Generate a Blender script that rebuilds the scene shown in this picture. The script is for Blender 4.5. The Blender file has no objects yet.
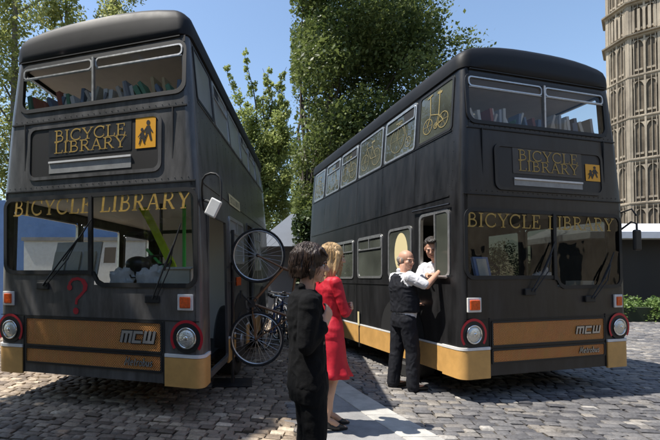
import bpy, bmesh, math, random
import numpy as np
from mathutils import Vector, Matrix, Euler, noise
R_ = math.radians
rnd = random.Random(7)
scn = bpy.context.scene
col = scn.collection

# ------------------------------------------------------------------ helpers
class MB:
    """collects shapes, builds them as ONE mesh object"""
    def __init__(s): s.v=[]; s.f=[]; s.m=[]; s.mi=0
    def add(s, vs, fs):
        b=len(s.v); s.v+= [tuple(p) for p in vs]
        for f in fs: s.f.append(tuple(b+i for i in f)); s.m.append(s.mi)
    def quad(s,a,b,c,d): s.add([a,b,c,d],[(0,1,2,3)])
    def poly(s,pts): s.add(pts,[tuple(range(len(pts)))])
    def box(s,lo,hi):
        (x0,y0,z0),(x1,y1,z1)=lo,hi
        s.add([(x0,y0,z0),(x1,y0,z0),(x1,y1,z0),(x0,y1,z0),(x0,y0,z1),(x1,y0,z1),(x1,y1,z1),(x0,y1,z1)],
              [(0,3,2,1),(4,5,6,7),(0,1,5,4),(1,2,6,5),(2,3,7,6),(3,0,4,7)])
    def obox(s,c,size,M):
        hx,hy,hz=[q/2 for q in size]; c=Vector(c)
        vs=[c+M@Vector((x,y,z)) for z in(-hz,hz) for x,y in((-hx,-hy),(hx,-hy),(hx,hy),(-hx,hy))]
        s.add(vs,[(0,3,2,1),(4,5,6,7),(0,1,5,4),(1,2,6,5),(2,3,7,6),(3,0,4,7)])
    def tube(s,pts,r,n=8,closed=False,cap=True):
        pts=[Vector(p) for p in pts]; k=len(pts)
        rs=r if isinstance(r,(list,tuple)) else [r]*k
        vs=[]; prev=None
        for i in range(k):
            if closed: t=pts[(i+1)%k]-pts[i-1]
            else: t=pts[min(i+1,k-1)]-pts[max(i-1,0)]
            t.normalize()
            if prev is None:
                a=Vector((0,0,1)) if abs(t.z)<.9 else Vector((1,0,0))
                nx=t.cross(a).normalized()
            else:
                nx=(prev-t*prev.dot(t)).normalized()
            prev=nx; ny=t.cross(nx)
            for j in range(n):
                a=2*math.pi*j/n; vs.append(pts[i]+(nx*math.cos(a)+ny*math.sin(a))*rs[i])
        fs=[]
        for i in range(k if closed else k-1):
            i2=(i+1)%k
            for j in range(n):
                j2=(j+1)%n; fs.append((i*n+j,i*n+j2,i2*n+j2,i2*n+j))
        if cap and not closed:
            fs.append(tuple(range(n))[::-1]); fs.append(tuple((k-1)*n+j for j in range(n)))
        s.add(vs,fs)
    def ring(s,c,nrm,R,r,n=32,m=8):
        c=Vector(c); nrm=Vector(nrm).normalized()
        a=nrm.orthogonal().normalized(); b=nrm.cross(a)
        s.tube([c+(a*math.cos(2*math.pi*i/n)+b*math.sin(2*math.pi*i/n))*R for i in range(n)],r,m,closed=True)
    def disc(s,c,nrm,R,n=24,h=0.0,R2=None):
        c=Vector(c); nrm=Vector(nrm).normalized()
        a=nrm.orthogonal().normalized(); b=nrm.cross(a)
        p=lambda q,r:[q+(a*math.cos(2*math.pi*i/n)+b*math.sin(2*math.pi*i/n))*r for i in range(n)]
        if h==0: s.add(p(c,R),[tuple(range(n))]); return
        R2=R if R2 is None else R2
        vs=p(c,R)+p(c+nrm*h,R2)
        s.add(vs,[tuple(range(n))[::-1],tuple(range(n,2*n))]+[(i,(i+1)%n,n+(i+1)%n,n+i) for i in range(n)])
    def loft(s,rings,cap=True):
        n=len(rings[0]); vs=[p for r in rings for p in r]; fs=[]
        for i in range(len(rings)-1):
            for j in range(n):
                j2=(j+1)%n; fs.append((i*n+j,i*n+j2,(i+1)*n+j2,(i+1)*n+j))
        if cap: fs.append(tuple(range(n))[::-1]); fs.append(tuple((len(rings)-1)*n+j for j in range(n)))
        s.add(vs,fs)
    def ell(s,c,r,M=None,n=16,m=10):
        M=M or Matrix.Identity(3); c=Vector(c); rings=[]
        for i in range(1,m):
            t=math.pi*i/m
            rings.append([c+M@Vector((r[0]*math.sin(t)*math.cos(2*math.pi*j/n),r[1]*math.sin(t)*math.sin(2*math.pi*j/n),-r[2]*math.cos(t))) for j in range(n)])
        b=len(s.v); s.loft(rings,cap=False)
        top=len(s.v); s.v+=[tuple(c+M@Vector((0,0,-r[2]))),tuple(c+M@Vector((0,0,r[2])))]
        for j in range(n):
            s.f.append((b+(j+1)%n,b+j,top)); s.m.append(s.mi)
            q=b+(m-2)*n; s.f.append((q+j,q+(j+1)%n,top+1)); s.m.append(s.mi)
    def cone(s,p0,r0,p1,r1,n=14):
        """rounded cone (closed)"""
        p0=Vector(p0); p1=Vector(p1); t=(p1-p0)
        if t.length<1e-6: s.ell(p0,(r0,)*3); return
        t.normalize(); a=t.orthogonal().normalized(); b=t.cross(a)
        rg=[]
        prof=[(p0,-r0*math.cos(q),r0*math.sin(q)) for q in (.15,.55,1.0,1.57)]+[(p1,r1*math.sin(q),r1*math.cos(q)) for q in (0,.57,1.0,1.42)]
        for c,o,r in prof:
            rg.append([c+t*o+(a*math.cos(2*math.pi*j/n)+b*math.sin(2*math.pi*j/n))*r for j in range(n)])
        s.loft(rg)
    def build(s,name,mats,parent=None,xf=None,smooth=None,bevel=0,solid=0,merge=False):
        me=bpy.data.meshes.new(name)
        vs=[tuple(xf(p)) for p in s.v] if xf else s.v
        me.from_pydata(vs,[],s.f)
        if not isinstance(mats,(list,tuple)): mats=[mats]
        for m in mats: me.materials.append(m)
        if len(mats)>1: me.polygons.foreach_set('material_index',s.m)
        if merge:
            bm=bmesh.new(); bm.from_mesh(me); bmesh.ops.remove_doubles(bm,verts=bm.verts,dist=.0006)
            bmesh.ops.recalc_face_normals(bm,faces=bm.faces); bm.to_mesh(me); bm.free()
        if smooth is not None:
            me.polygons.foreach_set('use_smooth',[True]*len(me.polygons))
            me.set_sharp_from_angle(angle=R_(smooth))
        me.update()
        o=bpy.data.objects.new(name,me); col.objects.link(o)
        if parent: o.parent=parent
        if solid:
            md=o.modifiers.new('solid','SOLIDIFY'); md.thickness=solid; md.offset=-1
        if bevel:
            md=o.modifiers.new('bevel','BEVEL'); md.width=bevel; md.segments=2; md.limit_method='ANGLE'; md.angle_limit=R_(40)
        return o

def tag(o,label=None,cat=None,group=None,kind=None):
    if label: o['label']=label
    if cat: o['category']=cat
    if group: o['group']=group
    if kind: o['kind']=kind
    return o
def thing(name,label,cat,loc=(0,0,0),rot=(0,0,0),group=None):
    o=bpy.data.objects.new(name,None); col.objects.link(o); o.empty_display_size=.2
    o.location=loc; o.rotation_euler=rot
    return tag(o,label,cat,group)
def copy_tree(o,parent=None):
    c=o.copy(); col.objects.link(c)
    if parent: c.parent=parent
    for ch in list(o.children): copy_tree(ch,c)
    return c

# ------------------------------------------------------------------ materials
MAT={}
def mat(name,color,rough=.6,metal=0,noise=0,nscale=8,bump=0,bscale=60,spec=.5,coat=0,color2=None,detail=6,stretch=None):
    m=bpy.data.materials.new(name); m.use_nodes=True; nt=m.node_tree; b=nt.nodes['Principled BSDF']
    b.inputs['Base Color'].default_value=(*color,1); b.inputs['Roughness'].default_value=rough
    b.inputs['Metallic'].default_value=metal; b.inputs['Specular IOR Level'].default_value=spec
    b.inputs['Coat Weight'].default_value=coat; b.inputs['Coat Roughness'].default_value=.15
    if noise or bump or color2:
        tc=nt.nodes.new('ShaderNodeTexCoord'); src=tc.outputs['Object']
        if stretch:
            mp=nt.nodes.new('ShaderNodeMapping'); mp.inputs['Scale'].default_value=stretch; nt.links.new(src,mp.inputs['Vector']); src=mp.outputs['Vector']
    if noise or color2:
        n=nt.nodes.new('ShaderNodeTexNoise'); n.inputs['Scale'].default_value=nscale; n.inputs['Detail'].default_value=detail; n.inputs['Roughness'].default_value=.65
        nt.links.new(src,n.inputs['Vector'])
        r=nt.nodes.new('ShaderNodeValToRGB'); r.color_ramp.elements[0].position=.33; r.color_ramp.elements[1].position=.68
        c2=color2 or tuple(min(1,c*(1+noise)) for c in color); c1=color if color2 else tuple(c*(1-noise) for c in color)
        r.color_ramp.elements[0].color=(*c1,1); r.color_ramp.elements[1].color=(*c2,1)
        nt.links.new(n.outputs['Fac'],r.inputs['Fac']); nt.links.new(r.outputs['Color'],b.inputs['Base Color'])
        rr=nt.nodes.new('ShaderNodeMapRange'); rr.inputs['To Min'].default_value=max(.02,rough-.1); rr.inputs['To Max'].default_value=min(1,rough+.12)
        nt.links.new(n.outputs['Fac'],rr.inputs['Value']); nt.links.new(rr.outputs['Result'],b.inputs['Roughness'])
    if bump:
        n2=nt.nodes.new('ShaderNodeTexNoise'); n2.inputs['Scale'].default_value=bscale; n2.inputs['Detail'].default_value=4
        nt.links.new(src,n2.inputs['Vector'])
        bp=nt.nodes.new('ShaderNodeBump'); bp.inputs['Strength'].default_value=bump; bp.inputs['Distance'].default_value=.02
        nt.links.new(n2.outputs['Fac'],bp.inputs['Height']); nt.links.new(bp.outputs['Normal'],b.inputs['Normal'])
    MAT[name]=m; return m
def glass(name,tint,refl=.06,rough=.02,haze=0,hazecol=(.5,.5,.5),fm=1):
    m=bpy.data.materials.new(name); m.use_nodes=True; nt=m.node_tree; nt.nodes.clear()
    out=nt.nodes.new('ShaderNodeOutputMaterial'); mix=nt.nodes.new('ShaderNodeMixShader')
    tr=nt.nodes.new('ShaderNodeBsdfTransparent'); tr.inputs['Color'].default_value=(*tint,1)
    gl=nt.nodes.new('ShaderNodeBsdfGlossy'); gl.inputs['Roughness'].default_value=rough; gl.inputs['Color'].default_value=(.9,.9,.9,1)
    fr=nt.nodes.new('ShaderNodeLayerWeight'); fr.inputs['Blend'].default_value=.12
    ad=nt.nodes.new('ShaderNodeMath'); ad.operation='ADD'; ad.inputs[1].default_value=refl; ad.use_clamp=True
    ml=nt.nodes.new('ShaderNodeMath'); ml.operation='MULTIPLY'; ml.inputs[1].default_value=fm; nt.links.new(fr.outputs['Fresnel'],ml.inputs[0]); nt.links.new(ml.outputs[0],ad.inputs[0])
    # slight waviness of old glazing
    tc=nt.nodes.new('ShaderNodeTexCoord'); n=nt.nodes.new('ShaderNodeTexNoise'); n.inputs['Scale'].default_value=2.2
    bp=nt.nodes.new('ShaderNodeBump'); bp.inputs['Strength'].default_value=.06; bp.inputs['Distance'].default_value=.1
    nt.links.new(tc.outputs['Object'],n.inputs['Vector']); nt.links.new(n.outputs['Fac'],bp.inputs['Height']); nt.links.new(bp.outputs['Normal'],gl.inputs['Normal'])
    src=tr
    if haze:
        df=nt.nodes.new('ShaderNodeBsdfDiffuse'); df.inputs['Color'].default_value=(*hazecol,1)
        mh=nt.nodes.new('ShaderNodeMixShader'); n3=nt.nodes.new('ShaderNodeTexNoise'); n3.inputs['Scale'].default_value=1.6; n3.inputs['Detail'].default_value=2
        mr=nt.nodes.new('ShaderNodeMapRange'); mr.inputs['To Max'].default_value=haze*2
        nt.links.new(tc.outputs['Object'],n3.inputs['Vector']); nt.links.new(n3.outputs['Fac'],mr.inputs['Value']); nt.links.new(mr.outputs['Result'],mh.inputs['Fac'])
        nt.links.new(tr.outputs[0],mh.inputs[1]); nt.links.new(df.outputs[0],mh.inputs[2]); src=mh
    nt.links.new(ad.outputs[0],mix.inputs[0]); nt.links.new(src.outputs[0],mix.inputs[1]); nt.links.new(gl.outputs[0],mix.inputs[2])
    nt.links.new(mix.outputs[0],out.inputs['Surface']); MAT[name]=m; return m
def leafmat(name,c1,c2,trans=.35):
    m=bpy.data.materials.new(name); m.use_nodes=True; nt=m.node_tree; nt.nodes.clear()
    out=nt.nodes.new('ShaderNodeOutputMaterial'); mix=nt.nodes.new('ShaderNodeMixShader'); mix.inputs[0].default_value=trans
    d=nt.nodes.new('ShaderNodeBsdfPrincipled'); d.inputs['Roughness'].default_value=.5; t=nt.nodes.new('ShaderNodeBsdfTranslucent')
    at=nt.nodes.new('ShaderNodeAttribute'); at.attribute_name='tint'
    r=nt.nodes.new('ShaderNodeValToRGB'); r.color_ramp.elements[0].color=(*c1,1); r.color_ramp.elements[1].color=(*c2,1)
    nt.links.new(at.outputs['Fac'],r.inputs['Fac']); nt.links.new(r.outputs['Color'],d.inputs['Base Color']); nt.links.new(r.outputs['Color'],t.inputs['Color'])
    nt.links.new(d.outputs[0],mix.inputs[1]); nt.links.new(t.outputs[0],mix.inputs[2]); nt.links.new(mix.outputs[0],out.inputs['Surface'])
    MAT[name]=m; return m

paintL=mat('lightened_black_paint',(.080,.077,.075),.42,noise=.55,nscale=5.5,bump=.16,bscale=3.2,stretch=(1.3,1.3,.28),detail=10,spec=.5,coat=.4)  # same black bus paint, brighter light on the left put into its colour
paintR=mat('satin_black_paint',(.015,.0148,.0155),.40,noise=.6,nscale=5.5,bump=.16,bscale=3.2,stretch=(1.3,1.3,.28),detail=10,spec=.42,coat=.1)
paint=paintR
roofpaint=mat('roof_black',(.010,.010,.011),.55,noise=.3,nscale=3,spec=.25)
rubber=mat('rubber',(.012,.012,.012),.6)
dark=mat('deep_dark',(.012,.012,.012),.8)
alu=mat('aluminium_trim',(.55,.55,.54),.38,metal=.85,noise=.15,nscale=20)
chrome=mat('chrome',(.75,.75,.74),.12,metal=1)
yellow=mat('mustard_paint',(.62,.35,.11),.45,noise=.12,nscale=6,bump=.04,bscale=20)
white=mat('white_paint',(.75,.74,.71),.5,noise=.08,nscale=12)
gold=mat('gold_leaf_paint',(.42,.27,.06),.45,noise=.25,nscale=30)
goldfaint=mat('faded_gold_line_paint',(.19,.165,.085),.6,noise=.4,nscale=30)
golddull=mat('gold_line_paint',(.27,.21,.075),.6,noise=.25,nscale=40)
red=mat('red_paint',(.42,.018,.03),.5)
redring=mat('red_ring_paint',(.5,.015,.03),.45)
amber=mat('amber_lens',(.75,.1,.012),.2,noise=.3,nscale=40)
lens=mat('lamp_lens',(.72,.73,.68),.1,metal=.6,bump=.4,bscale=70)
signyel=mat('school_sign_yellow',(.85,.4,.02),.45)
signblk=mat('sign_black',(.015,.013,.012),.5)
panelgrey=mat('destination_panel',(.04,.042,.045),.3,noise=.2,nscale=5)
striplight=mat('blind_strip',(.3,.3,.29),.4,noise=.2,nscale=8)
beige=mat('beige_lining',(.78,.68,.60),.65,noise=.06,nscale=4)
cream=mat('cream_oval',(.7,.6,.33),.6)
silver=mat('badge_silver',(.5,.5,.49),.3,metal=.7)
badgeblk=mat('badge_black',(.012,.012,.012),.4)
gl_up=glass('upper_glass',(.86,.87,.86),.03)
gl_lo=glass('windscreen_glass',(.88,.9,.88),.07)
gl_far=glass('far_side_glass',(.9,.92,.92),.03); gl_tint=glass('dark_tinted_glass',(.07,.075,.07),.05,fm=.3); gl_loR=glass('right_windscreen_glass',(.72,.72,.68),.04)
floorm=mat('interior_floor',(.8,.77,.72),.8)  # near white so that it bounces daylight inside the dim buses
gl_side=glass('side_glass',(.10,.12,.115),.03,haze=.34,hazecol=(.21,.23,.19),fm=.15)
gl_sidel=glass('side_glass_sky_sheen',(.6,.62,.63),.30,rough=.28,haze=.30,hazecol=(.68,.73,.8))  # pale haze colour stands for sky mirrored in these panes
tyrem=mat('tyre_rubber',(.018,.018,.018),.8,bump=.2,bscale=60)
rimm=mat('wheel_rim',(.3,.3,.3),.45,metal=.6)
skin=mat('skin_tone',(.56,.31,.21),.5,noise=.08,nscale=14,bump=.05,bscale=120)
skinleg=mat('leg_skin_tone',(.50,.29,.19),.42,noise=.06,nscale=10)
hairbrown=mat('dark_brown_hair',(.035,.018,.010),.4,noise=.5,nscale=30,bump=.7,bscale=26,stretch=(3,3,.35))
hairblond=mat('blonde_hair',(.50,.33,.16),.42,noise=.4,nscale=22,bump=.8,bscale=24,stretch=(3,3,.3))
hairgrey=mat('grey_hair',(.25,.22,.19),.6,noise=.3,nscale=40,bump=.5,bscale=90)
hairdark=mat('near_black_hair',(.02,.014,.010),.45,bump=.6,bscale=60)
blackcloth=mat('black_wool',(.0045,.0045,.005),.9,noise=.3,nscale=30,bump=.25,bscale=26,spec=.2)
redcloth=mat('red_dress_cloth',(.50,.006,.022),.62,noise=.15,nscale=14,bump=.35,bscale=10)
whitecloth=mat('white_shirt_cloth',(.72,.72,.74),.8,noise=.05,nscale=20,bump=.5,bscale=16)
navycloth=mat('charcoal_cloth',(.014,.015,.02),.8,noise=.3,nscale=20,bump=.35,bscale=14,spec=.25)
leather=mat('black_leather',(.014,.012,.012),.3)
eyew=mat('eye_white',(.7,.68,.65),.3); eyed=mat('eye_dark',(.03,.02,.015),.2); lip=mat('lip',(.4,.14,.11),.5)
steelbike=mat('bike_black',(.02,.02,.022),.35)
spokem=mat('spoke_steel',(.6,.6,.6),.3,metal=.9)
def grille_mat():
    m=mat('copper_mesh',(.30,.13,.045),.5,metal=.25); nt=m.node_tree; b=nt.nodes['Principled BSDF']
    tc=nt.nodes.new('ShaderNodeTexCoord')
    w=[]
    for ang in (38,-38):
        mp=nt.nodes.new('ShaderNodeMapping'); mp.inputs['Rotation'].default_value=(0,R_(ang),0)
        wv=nt.nodes.new('ShaderNodeTexWave'); wv.inputs['Scale'].default_value=19; wv.inputs['Distortion'].default_value=.6; wv.bands_direction='X'
        nt.links.new(tc.outputs['Object'],mp.inputs['Vector']); nt.links.new(mp.outputs['Vector'],wv.inputs['Vector']); w.append(wv)
    mx=nt.nodes.new('ShaderNodeMath'); mx.operation='MULTIPLY'; nt.links.new(w[0].outputs['Fac'],mx.inputs[0]); nt.links.new(w[1].outputs['Fac'],mx.inputs[1])
    n=nt.nodes.new('ShaderNodeTexNoise'); n.inputs['Scale'].default_value=5; nt.links.new(tc.outputs['Object'],n.inputs['Vector'])
    r=nt.nodes.new('ShaderNodeValToRGB'); r.color_ramp.elements[0].color=(.22,.085,.026,1); r.color_ramp.elements[1].color=(1.0,.43,.11,1); r.color_ramp.elements[0].position=.05; r.color_ramp.elements[1].position=.3
    nt.links.new(mx.outputs[0],r.inputs['Fac'])
    m2=nt.nodes.new('ShaderNodeMixRGB'); m2.blend_type='MULTIPLY'; m2.inputs[0].default_value=.3
    nt.links.new(r.outputs['Color'],m2.inputs[1]); nt.links.new(n.outputs['Color'],m2.inputs[2]); nt.links.new(m2.outputs[0],b.inputs['Base Color'])
    bp=nt.nodes.new('ShaderNodeBump'); bp.inputs['Strength'].default_value=.6; bp.inputs['Distance'].default_value=.01
    nt.links.new(mx.outputs[0],bp.inputs['Height']); nt.links.new(bp.outputs['Normal'],b.inputs['Normal'])
    return m
mesh_m=grille_mat()
copper_plain=mat('copper_plain',(.40,.14,.042),.5,metal=.2,noise=.3,nscale=7,bump=.15,bscale=40)

# ------------------------------------------------------------------ lettering
def arc(cx,cy,rx,ry,a0,a1,n=14): return [(cx+rx*math.cos(R_(a0+(a1-a0)*i/n)),cy+ry*math.sin(R_(a0+(a1-a0)*i/n))) for i in range(n+1)]
T,t_,h_=.15,.075,.06
GL={
'I':(.36,[([(.16,0),(.16,1)],T),([(0,.03),(.32,.03)],h_),([(0,.97),(.32,.97)],h_)]),
'L':(.68,[([(.16,0),(.16,1)],T),([(0,.97),(.32,.97)],h_),([(0,.03),(.6,.03)],h_),([(.6,.0),(.63,.27)],t_)]),
'E':(.72,[([(.16,0),(.16,1)],T),([(0,.97),(.58,.97)],h_),([(.57,1),(.58,.76)],t_),([(.16,.52),(.45,.52)],h_),([(.45,.4),(.45,.64)],t_),([(0,.03),(.62,.03)],h_),([(.61,0),(.64,.27)],t_)]),
'B':(.76,[([(.16,0),(.16,1)],T),([(0,.97)]+arc(.34,.75,.22,.22,90,-90)+[(.16,.53)],.085),([(.16,.52)]+arc(.37,.28,.28,.25,90,-90)+[(0,.03)],.095)]),
'R':(.80,[([(.16,0),(.16,1)],T),([(0,.97)]+arc(.35,.74,.24,.23,90,-90)+[(.16,.51)],.085),([(.36,.52),(.68,.05)],T*.9),([(.60,.03),(.80,.03)],h_),([(0,.03),(.32,.03)],h_)]),
'C':(.86,[(arc(.46,.5,.40,.47,48,312,22),.11),([(.74,.70),(.76,.96)],t_),([(.74,.30),(.78,.12)],t_*.7)]),
'Y':(.80,[([(.08,.96),(.39,.45)],.14),([(.72,.96),(.41,.45)],t_),([(.40,.5),(.40,0)],T),([(-.03,.97),(.24,.97)],h_),([(.58,.97),(.84,.97)],h_),([(.24,.03),(.56,.03)],h_)]),
'A':(.84,[([(.09,.02),(.40,1)],t_),([(.40,1),(.72,.02)],.14),([(.2,.35),(.58,.35)],h_),([(-.03,.03),(.22,.03)],h_),([(.58,.03),(.86,.03)],h_)]),
' ':(.42,[]),
# block badge and script letters
'1M':(1.0,[([(.1,0),(.1,.86),(.5,.86),(.5,0)],.2),([(.5,.86),(.9,.86),(.9,0)],.2)]),
'1C':(.9,[([(.85,.86),(.1,.86),(.1,.1),(.85,.1)],.2)]),
'1W':(1.0,[([(.1,1),(.1,.12),(.5,.12),(.5,1)],.2),([(.5,.12),(.9,.12),(.9,1)],.2)]),
'M':(.9,[([(.05,0),(.2,1),(.42,.3),(.7,1),(.75,0)],.13)]),
'e':(.5,[([(.05,.33),(.42,.38)]+arc(.24,.33,.2,.28,20,310,12),.10)]),
't':(.4,[([(.18,.9),(.15,.1),(.32,.05)],.11),([(0,.62),(.36,.62)],.08)]),
'r':(.4,[([(.08,0),(.1,.62)],.11),([(.1,.42),(.2,.6),(.36,.58)],.1)]),
'o':(.52,[(arc(.24,.31,.2,.28,0,345,14),.10)]),
'b':(.52,[([(.08,1),(.08,.05)],.11),(arc(.25,.31,.19,.28,150,-150,12),.10)]),
'u':(.54,[([(.07,.62),(.07,.2),(.2,.04),(.36,.15),(.42,.62)],.11),([(.42,.62),(.44,0)],.1)]),
's':(.46,[([(.38,.55),(.2,.62),(.08,.46),(.22,.33),(.36,.2),(.22,.02),(.04,.1)],.1)]),
}
_depth=[0]
def stroke2d(pts,w):
    """offset both sides with mitre"""
    n=len(pts); L=[];Rr=[]
    for i in range(n):
        a=Vector(pts[max(i-1,0)]); b=Vector(pts[min(i+1,n-1)]); c=Vector(pts[i])
        if 0<i<n-1:
            d0=(c-a).normalized(); d1=(b-c).normalized(); d=(d0+d1)
            if d.length<1e-4: d=d0
            d.normalize(); k=1/max(.5,d.dot(d0))
        else: d=(b-a).normalized(); k=1
        nn=Vector((-d.y,d.x))*w/2*k; L.append(c+nn); Rr.append(c-nn)
    return L,Rr
def put_stroke(mb,pts,w,fn,base=0.0):
    _depth[0]=(_depth[0]+1)%12; off=base+_depth[0]*.00022
    L,Rr=stroke2d([Vector(p) for p in pts],w)
    vs=[];fs=[]
    for a,b in zip(L,Rr): vs+=[fn(a.x,a.y,off),fn(b.x,b.y,off)]
    for i in range(len(L)-1): fs.append((2*i,2*i+1,2*i+3,2*i+2))
    mb.add(vs,fs)
def text(mb,glyphs,u0,u1,z0,z1,fn,slant=0,gap=.06,wide=1,weight=1):
    tot=sum(GL[g][0]+gap for g in glyphs)-gap; sx=(u1-u0)/tot; sz=z1-z0; x=0
    for g in glyphs:
        adv,st=GL[g]
        for pts,w in st:
            q=[(u0+(x+px+slant*py*sz/sx)*sx, z0+py*sz) for px,py in pts]
            ww=w*min(sz,sx)*weight
            put_stroke(mb,q,ww,fn)
        x+=adv+gap

# ------------------------------------------------------------------ camera, world, sun
CZ=1.4066; F=420.0774; CX=251.4096; CY=268.8379; PITCH=.9609
cd=bpy.data.cameras.new('camera'); cam=bpy.data.objects.new('camera',cd); col.objects.link(cam)
cam.location=(0,0,CZ); cam.rotation_euler=(R_(90+PITCH),0,0)
cd.sensor_width=36; cd.sensor_fit='HORIZONTAL'; cd.lens=F/660*36; cd.shift_x=(330-CX)/660; cd.shift_y=(CY-220)/660
cd.clip_start=.05; cd.clip_end=2000; scn.camera=cam
SUN=Vector((-1,-.10,0)).normalized()*math.cos(R_(62))+Vector((0,0,math.sin(R_(62))))
sl=bpy.data.lights.new('sun','SUN'); sl.energy=4.3; sl.angle=R_(.5); sl.color=(1,.95,.87)
so=bpy.data.objects.new('sun',sl); col.objects.link(so); so.location=(-20,-3,40); so.rotation_euler=SUN.to_track_quat('Z','Y').to_euler()
w=bpy.data.worlds.new('World'); scn.world=w; w.use_nodes=True; nt=w.node_tree
bg=nt.nodes['Background']; sky=nt.nodes.new('ShaderNodeTexSky'); sky.sky_type='NISHITA'; sky.sun_disc=False
sky.sun_elevation=R_(62); sky.sun_rotation=math.atan2(SUN.x,SUN.y); sky.air_density=1.2; sky.dust_density=.6; sky.ozone_density=1.5
nt.links.new(sky.outputs['Color'],bg.inputs['Color']); bg.inputs['Strength'].default_value=.13
vs_=scn.view_settings; vs_.view_transform='Standard'; vs_.look='None'; vs_.exposure=.72; vs_.gamma=1; vs_.use_curve_mapping=False
scn.cycles.max_bounces=8; scn.cycles.transparent_max_bounces=24; scn.cycles.caustics_reflective=False; scn.cycles.caustics_refractive=False
scn.cycles.use_denoising=True
def at(px,py,Y):
    """a pixel of the 660 x 440 photograph at distance Y, as a world point"""
    vx=(px-CX)/F; vz=-(py-CY)/F; p=R_(PITCH); c,s=math.cos(p),math.sin(p)
    d=Vector((vx,c-s*vz,s+c*vz)); d*=Y/d.y
    return Vector((0,0,CZ))+d

# ------------------------------------------------------------------ ground
mortar=mat('sand_joint',(.10,.085,.065),.95,noise=.4,nscale=9,bump=.12,bscale=90)
g=MB(); g.quad((-400,-400,0),(400,-400,0),(400,400,0),(-400,400,0)); tag(g.build('ground',mortar),kind='structure')
def sett_mat(name,cols):
    m=bpy.data.materials.new(name); m.use_nodes=True; nt=m.node_tree; b=nt.nodes['Principled BSDF']
    at_=nt.nodes.new('ShaderNodeAttribute'); at_.attribute_name='tint'
    r=nt.nodes.new('ShaderNodeValToRGB'); e=r.color_ramp.elements
    e[0].color=cols[0]; e[1].color=cols[1]; e.new(.45).color=cols[2]; e.new(.72).color=cols[3]
    nt.links.new(at_.outputs['Fac'],r.inputs['Fac'])
    tc=nt.nodes.new('ShaderNodeTexCoord'); n=nt.nodes.new('ShaderNodeTexNoise'); n.inputs['Scale'].default_value=38; n.inputs['Detail'].default_value=8; n.inputs['Roughness'].default_value=.75
    nt.links.new(tc.outputs['Object'],n.inputs['Vector'])
    mr=nt.nodes.new('ShaderNodeMapRange'); mr.inputs['From Min'].default_value=.3; mr.inputs['From Max'].default_value=.7; mr.inputs['To Min'].default_value=.55; mr.inputs['To Max'].default_value=1.35
    nt.links.new(n.outputs['Fac'],mr.inputs['Value'])
    mx=nt.nodes.new('ShaderNodeVectorMath'); mx.operation='SCALE'; nt.links.new(r.outputs['Color'],mx.inputs[0]); nt.links.new(mr.outputs['Result'],mx.inputs['Scale'])
    nt.links.new(mx.outputs['Vector'],b.inputs['Base Color']); b.inputs['Roughness'].default_value=.62
    bp=nt.nodes.new('ShaderNodeBump'); bp.inputs['Strength'].default_value=.55; bp.inputs['Distance'].default_value=.012
    nt.links.new(n.outputs['Fac'],bp.inputs['Height']); nt.links.new(bp.outputs['Normal'],b.inputs['Normal'])
    return m
PATH=[(0.42,1.2),(1.86,1.2),(1.66,2.0),(1.274,3.6),(1.125,4.16),(.97,4.92),(.85,5.6),(.70,6.0),(.60,5.5),(.52,4.4),(.42,3.6)]
KW=.33
def inside(p,poly):
    c=False; n=len(poly)
    for i in range(n):
        (x0,y0),(x1,y1)=poly[i],poly[i-1]
        if (y0>p[1])!=(y1>p[1]) and p[0]<(x1-x0)*(p[1]-y0)/(y1-y0)+x0: c=not c
    return c
def setts(name,region,ang,ox,row,ln,seed,SETT):
    r=random.Random(seed); V=[];Fc=[];tint=[]
    ca,sa=math.cos(ang),math.sin(ang)
    N=220
    def field(x,y): return .5+.25*math.sin(x*1.3+1.7*math.sin(y*.7))+.25*math.sin(y*1.9+x*.6)
    for i in range(-N,N):
        v=-6.0; off=r.random()*ln; pos=-16+off
        yv=i*row
        while pos<16:
            L=ln*r.uniform(.7,1.35); u0,u1=pos,pos+L; pos=u1
            um=(u0+u1)/2; wob=.025*math.sin(um*.9+i*.05)
            x=ca*um-sa*(yv+wob)+ox[0]; y=sa*um+ca*(yv+wob)+ox[1]
            if not region(x,y): continue
            hw=row/2-.005-r.random()*.004; hl=L/2-.006-r.random()*.004; bz=.022+r.gauss(0,.0042)
            bev=r.uniform(.008,.016); tx,ty=r.gauss(0,.02),r.gauss(0,.03); j=lambda:r.uniform(-.007,.007)
            base=len(V)
            for (du,dv,z) in [(-hl,-hw,0),(hl,-hw,0),(hl,hw,0),(-hl,hw,0),(-hl,-hw,bz-bev*.7),(hl,-hw,bz-bev*.7),(hl,hw,bz-bev*.7),(-hl,hw,bz-bev*.7),
                              (-hl+bev,-hw+bev,bz),(hl-bev,-hw+bev,bz),(hl-bev,hw-bev,bz),(-hl+bev,hw-bev,bz),(0,0,bz+.005)]:
                a,b=um+du+j(),yv+wob+dv+j()
                V.append((ca*a-sa*b+ox[0],sa*a+ca*b+ox[1],z+(tx*du+ty*dv if z>0 else 0)))
            for f in [(0,1,5,4),(1,2,6,5),(2,3,7,6),(3,0,4,7),(4,5,9,8),(5,6,10,9),(6,7,11,10),(7,4,8,11),(8,9,12),(9,10,12),(10,11,12),(11,8,12)]: Fc.append(tuple(base+k for k in f))
            tv=min(1,max(0,r.gauss(.42,.2)+.34*(field(x,y)-.5)+(.3 if r.random()<.07 else 0)-(.25 if r.random()<.06 else 0))); tint+=[tv]*13
    me=bpy.data.meshes.new(name); me.from_pydata(V,[],Fc); me.materials.append(SETT)
    a=me.attributes.new('tint','FLOAT','POINT'); a.data.foreach_set('value',tint)
    me.polygons.foreach_set('use_smooth',[True]*len(me.polygons)); me.set_sharp_from_angle(angle=R_(50))
    o=bpy.data.objects.new(name,me); col.objects.link(o); tag(o,kind='structure'); return o
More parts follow.
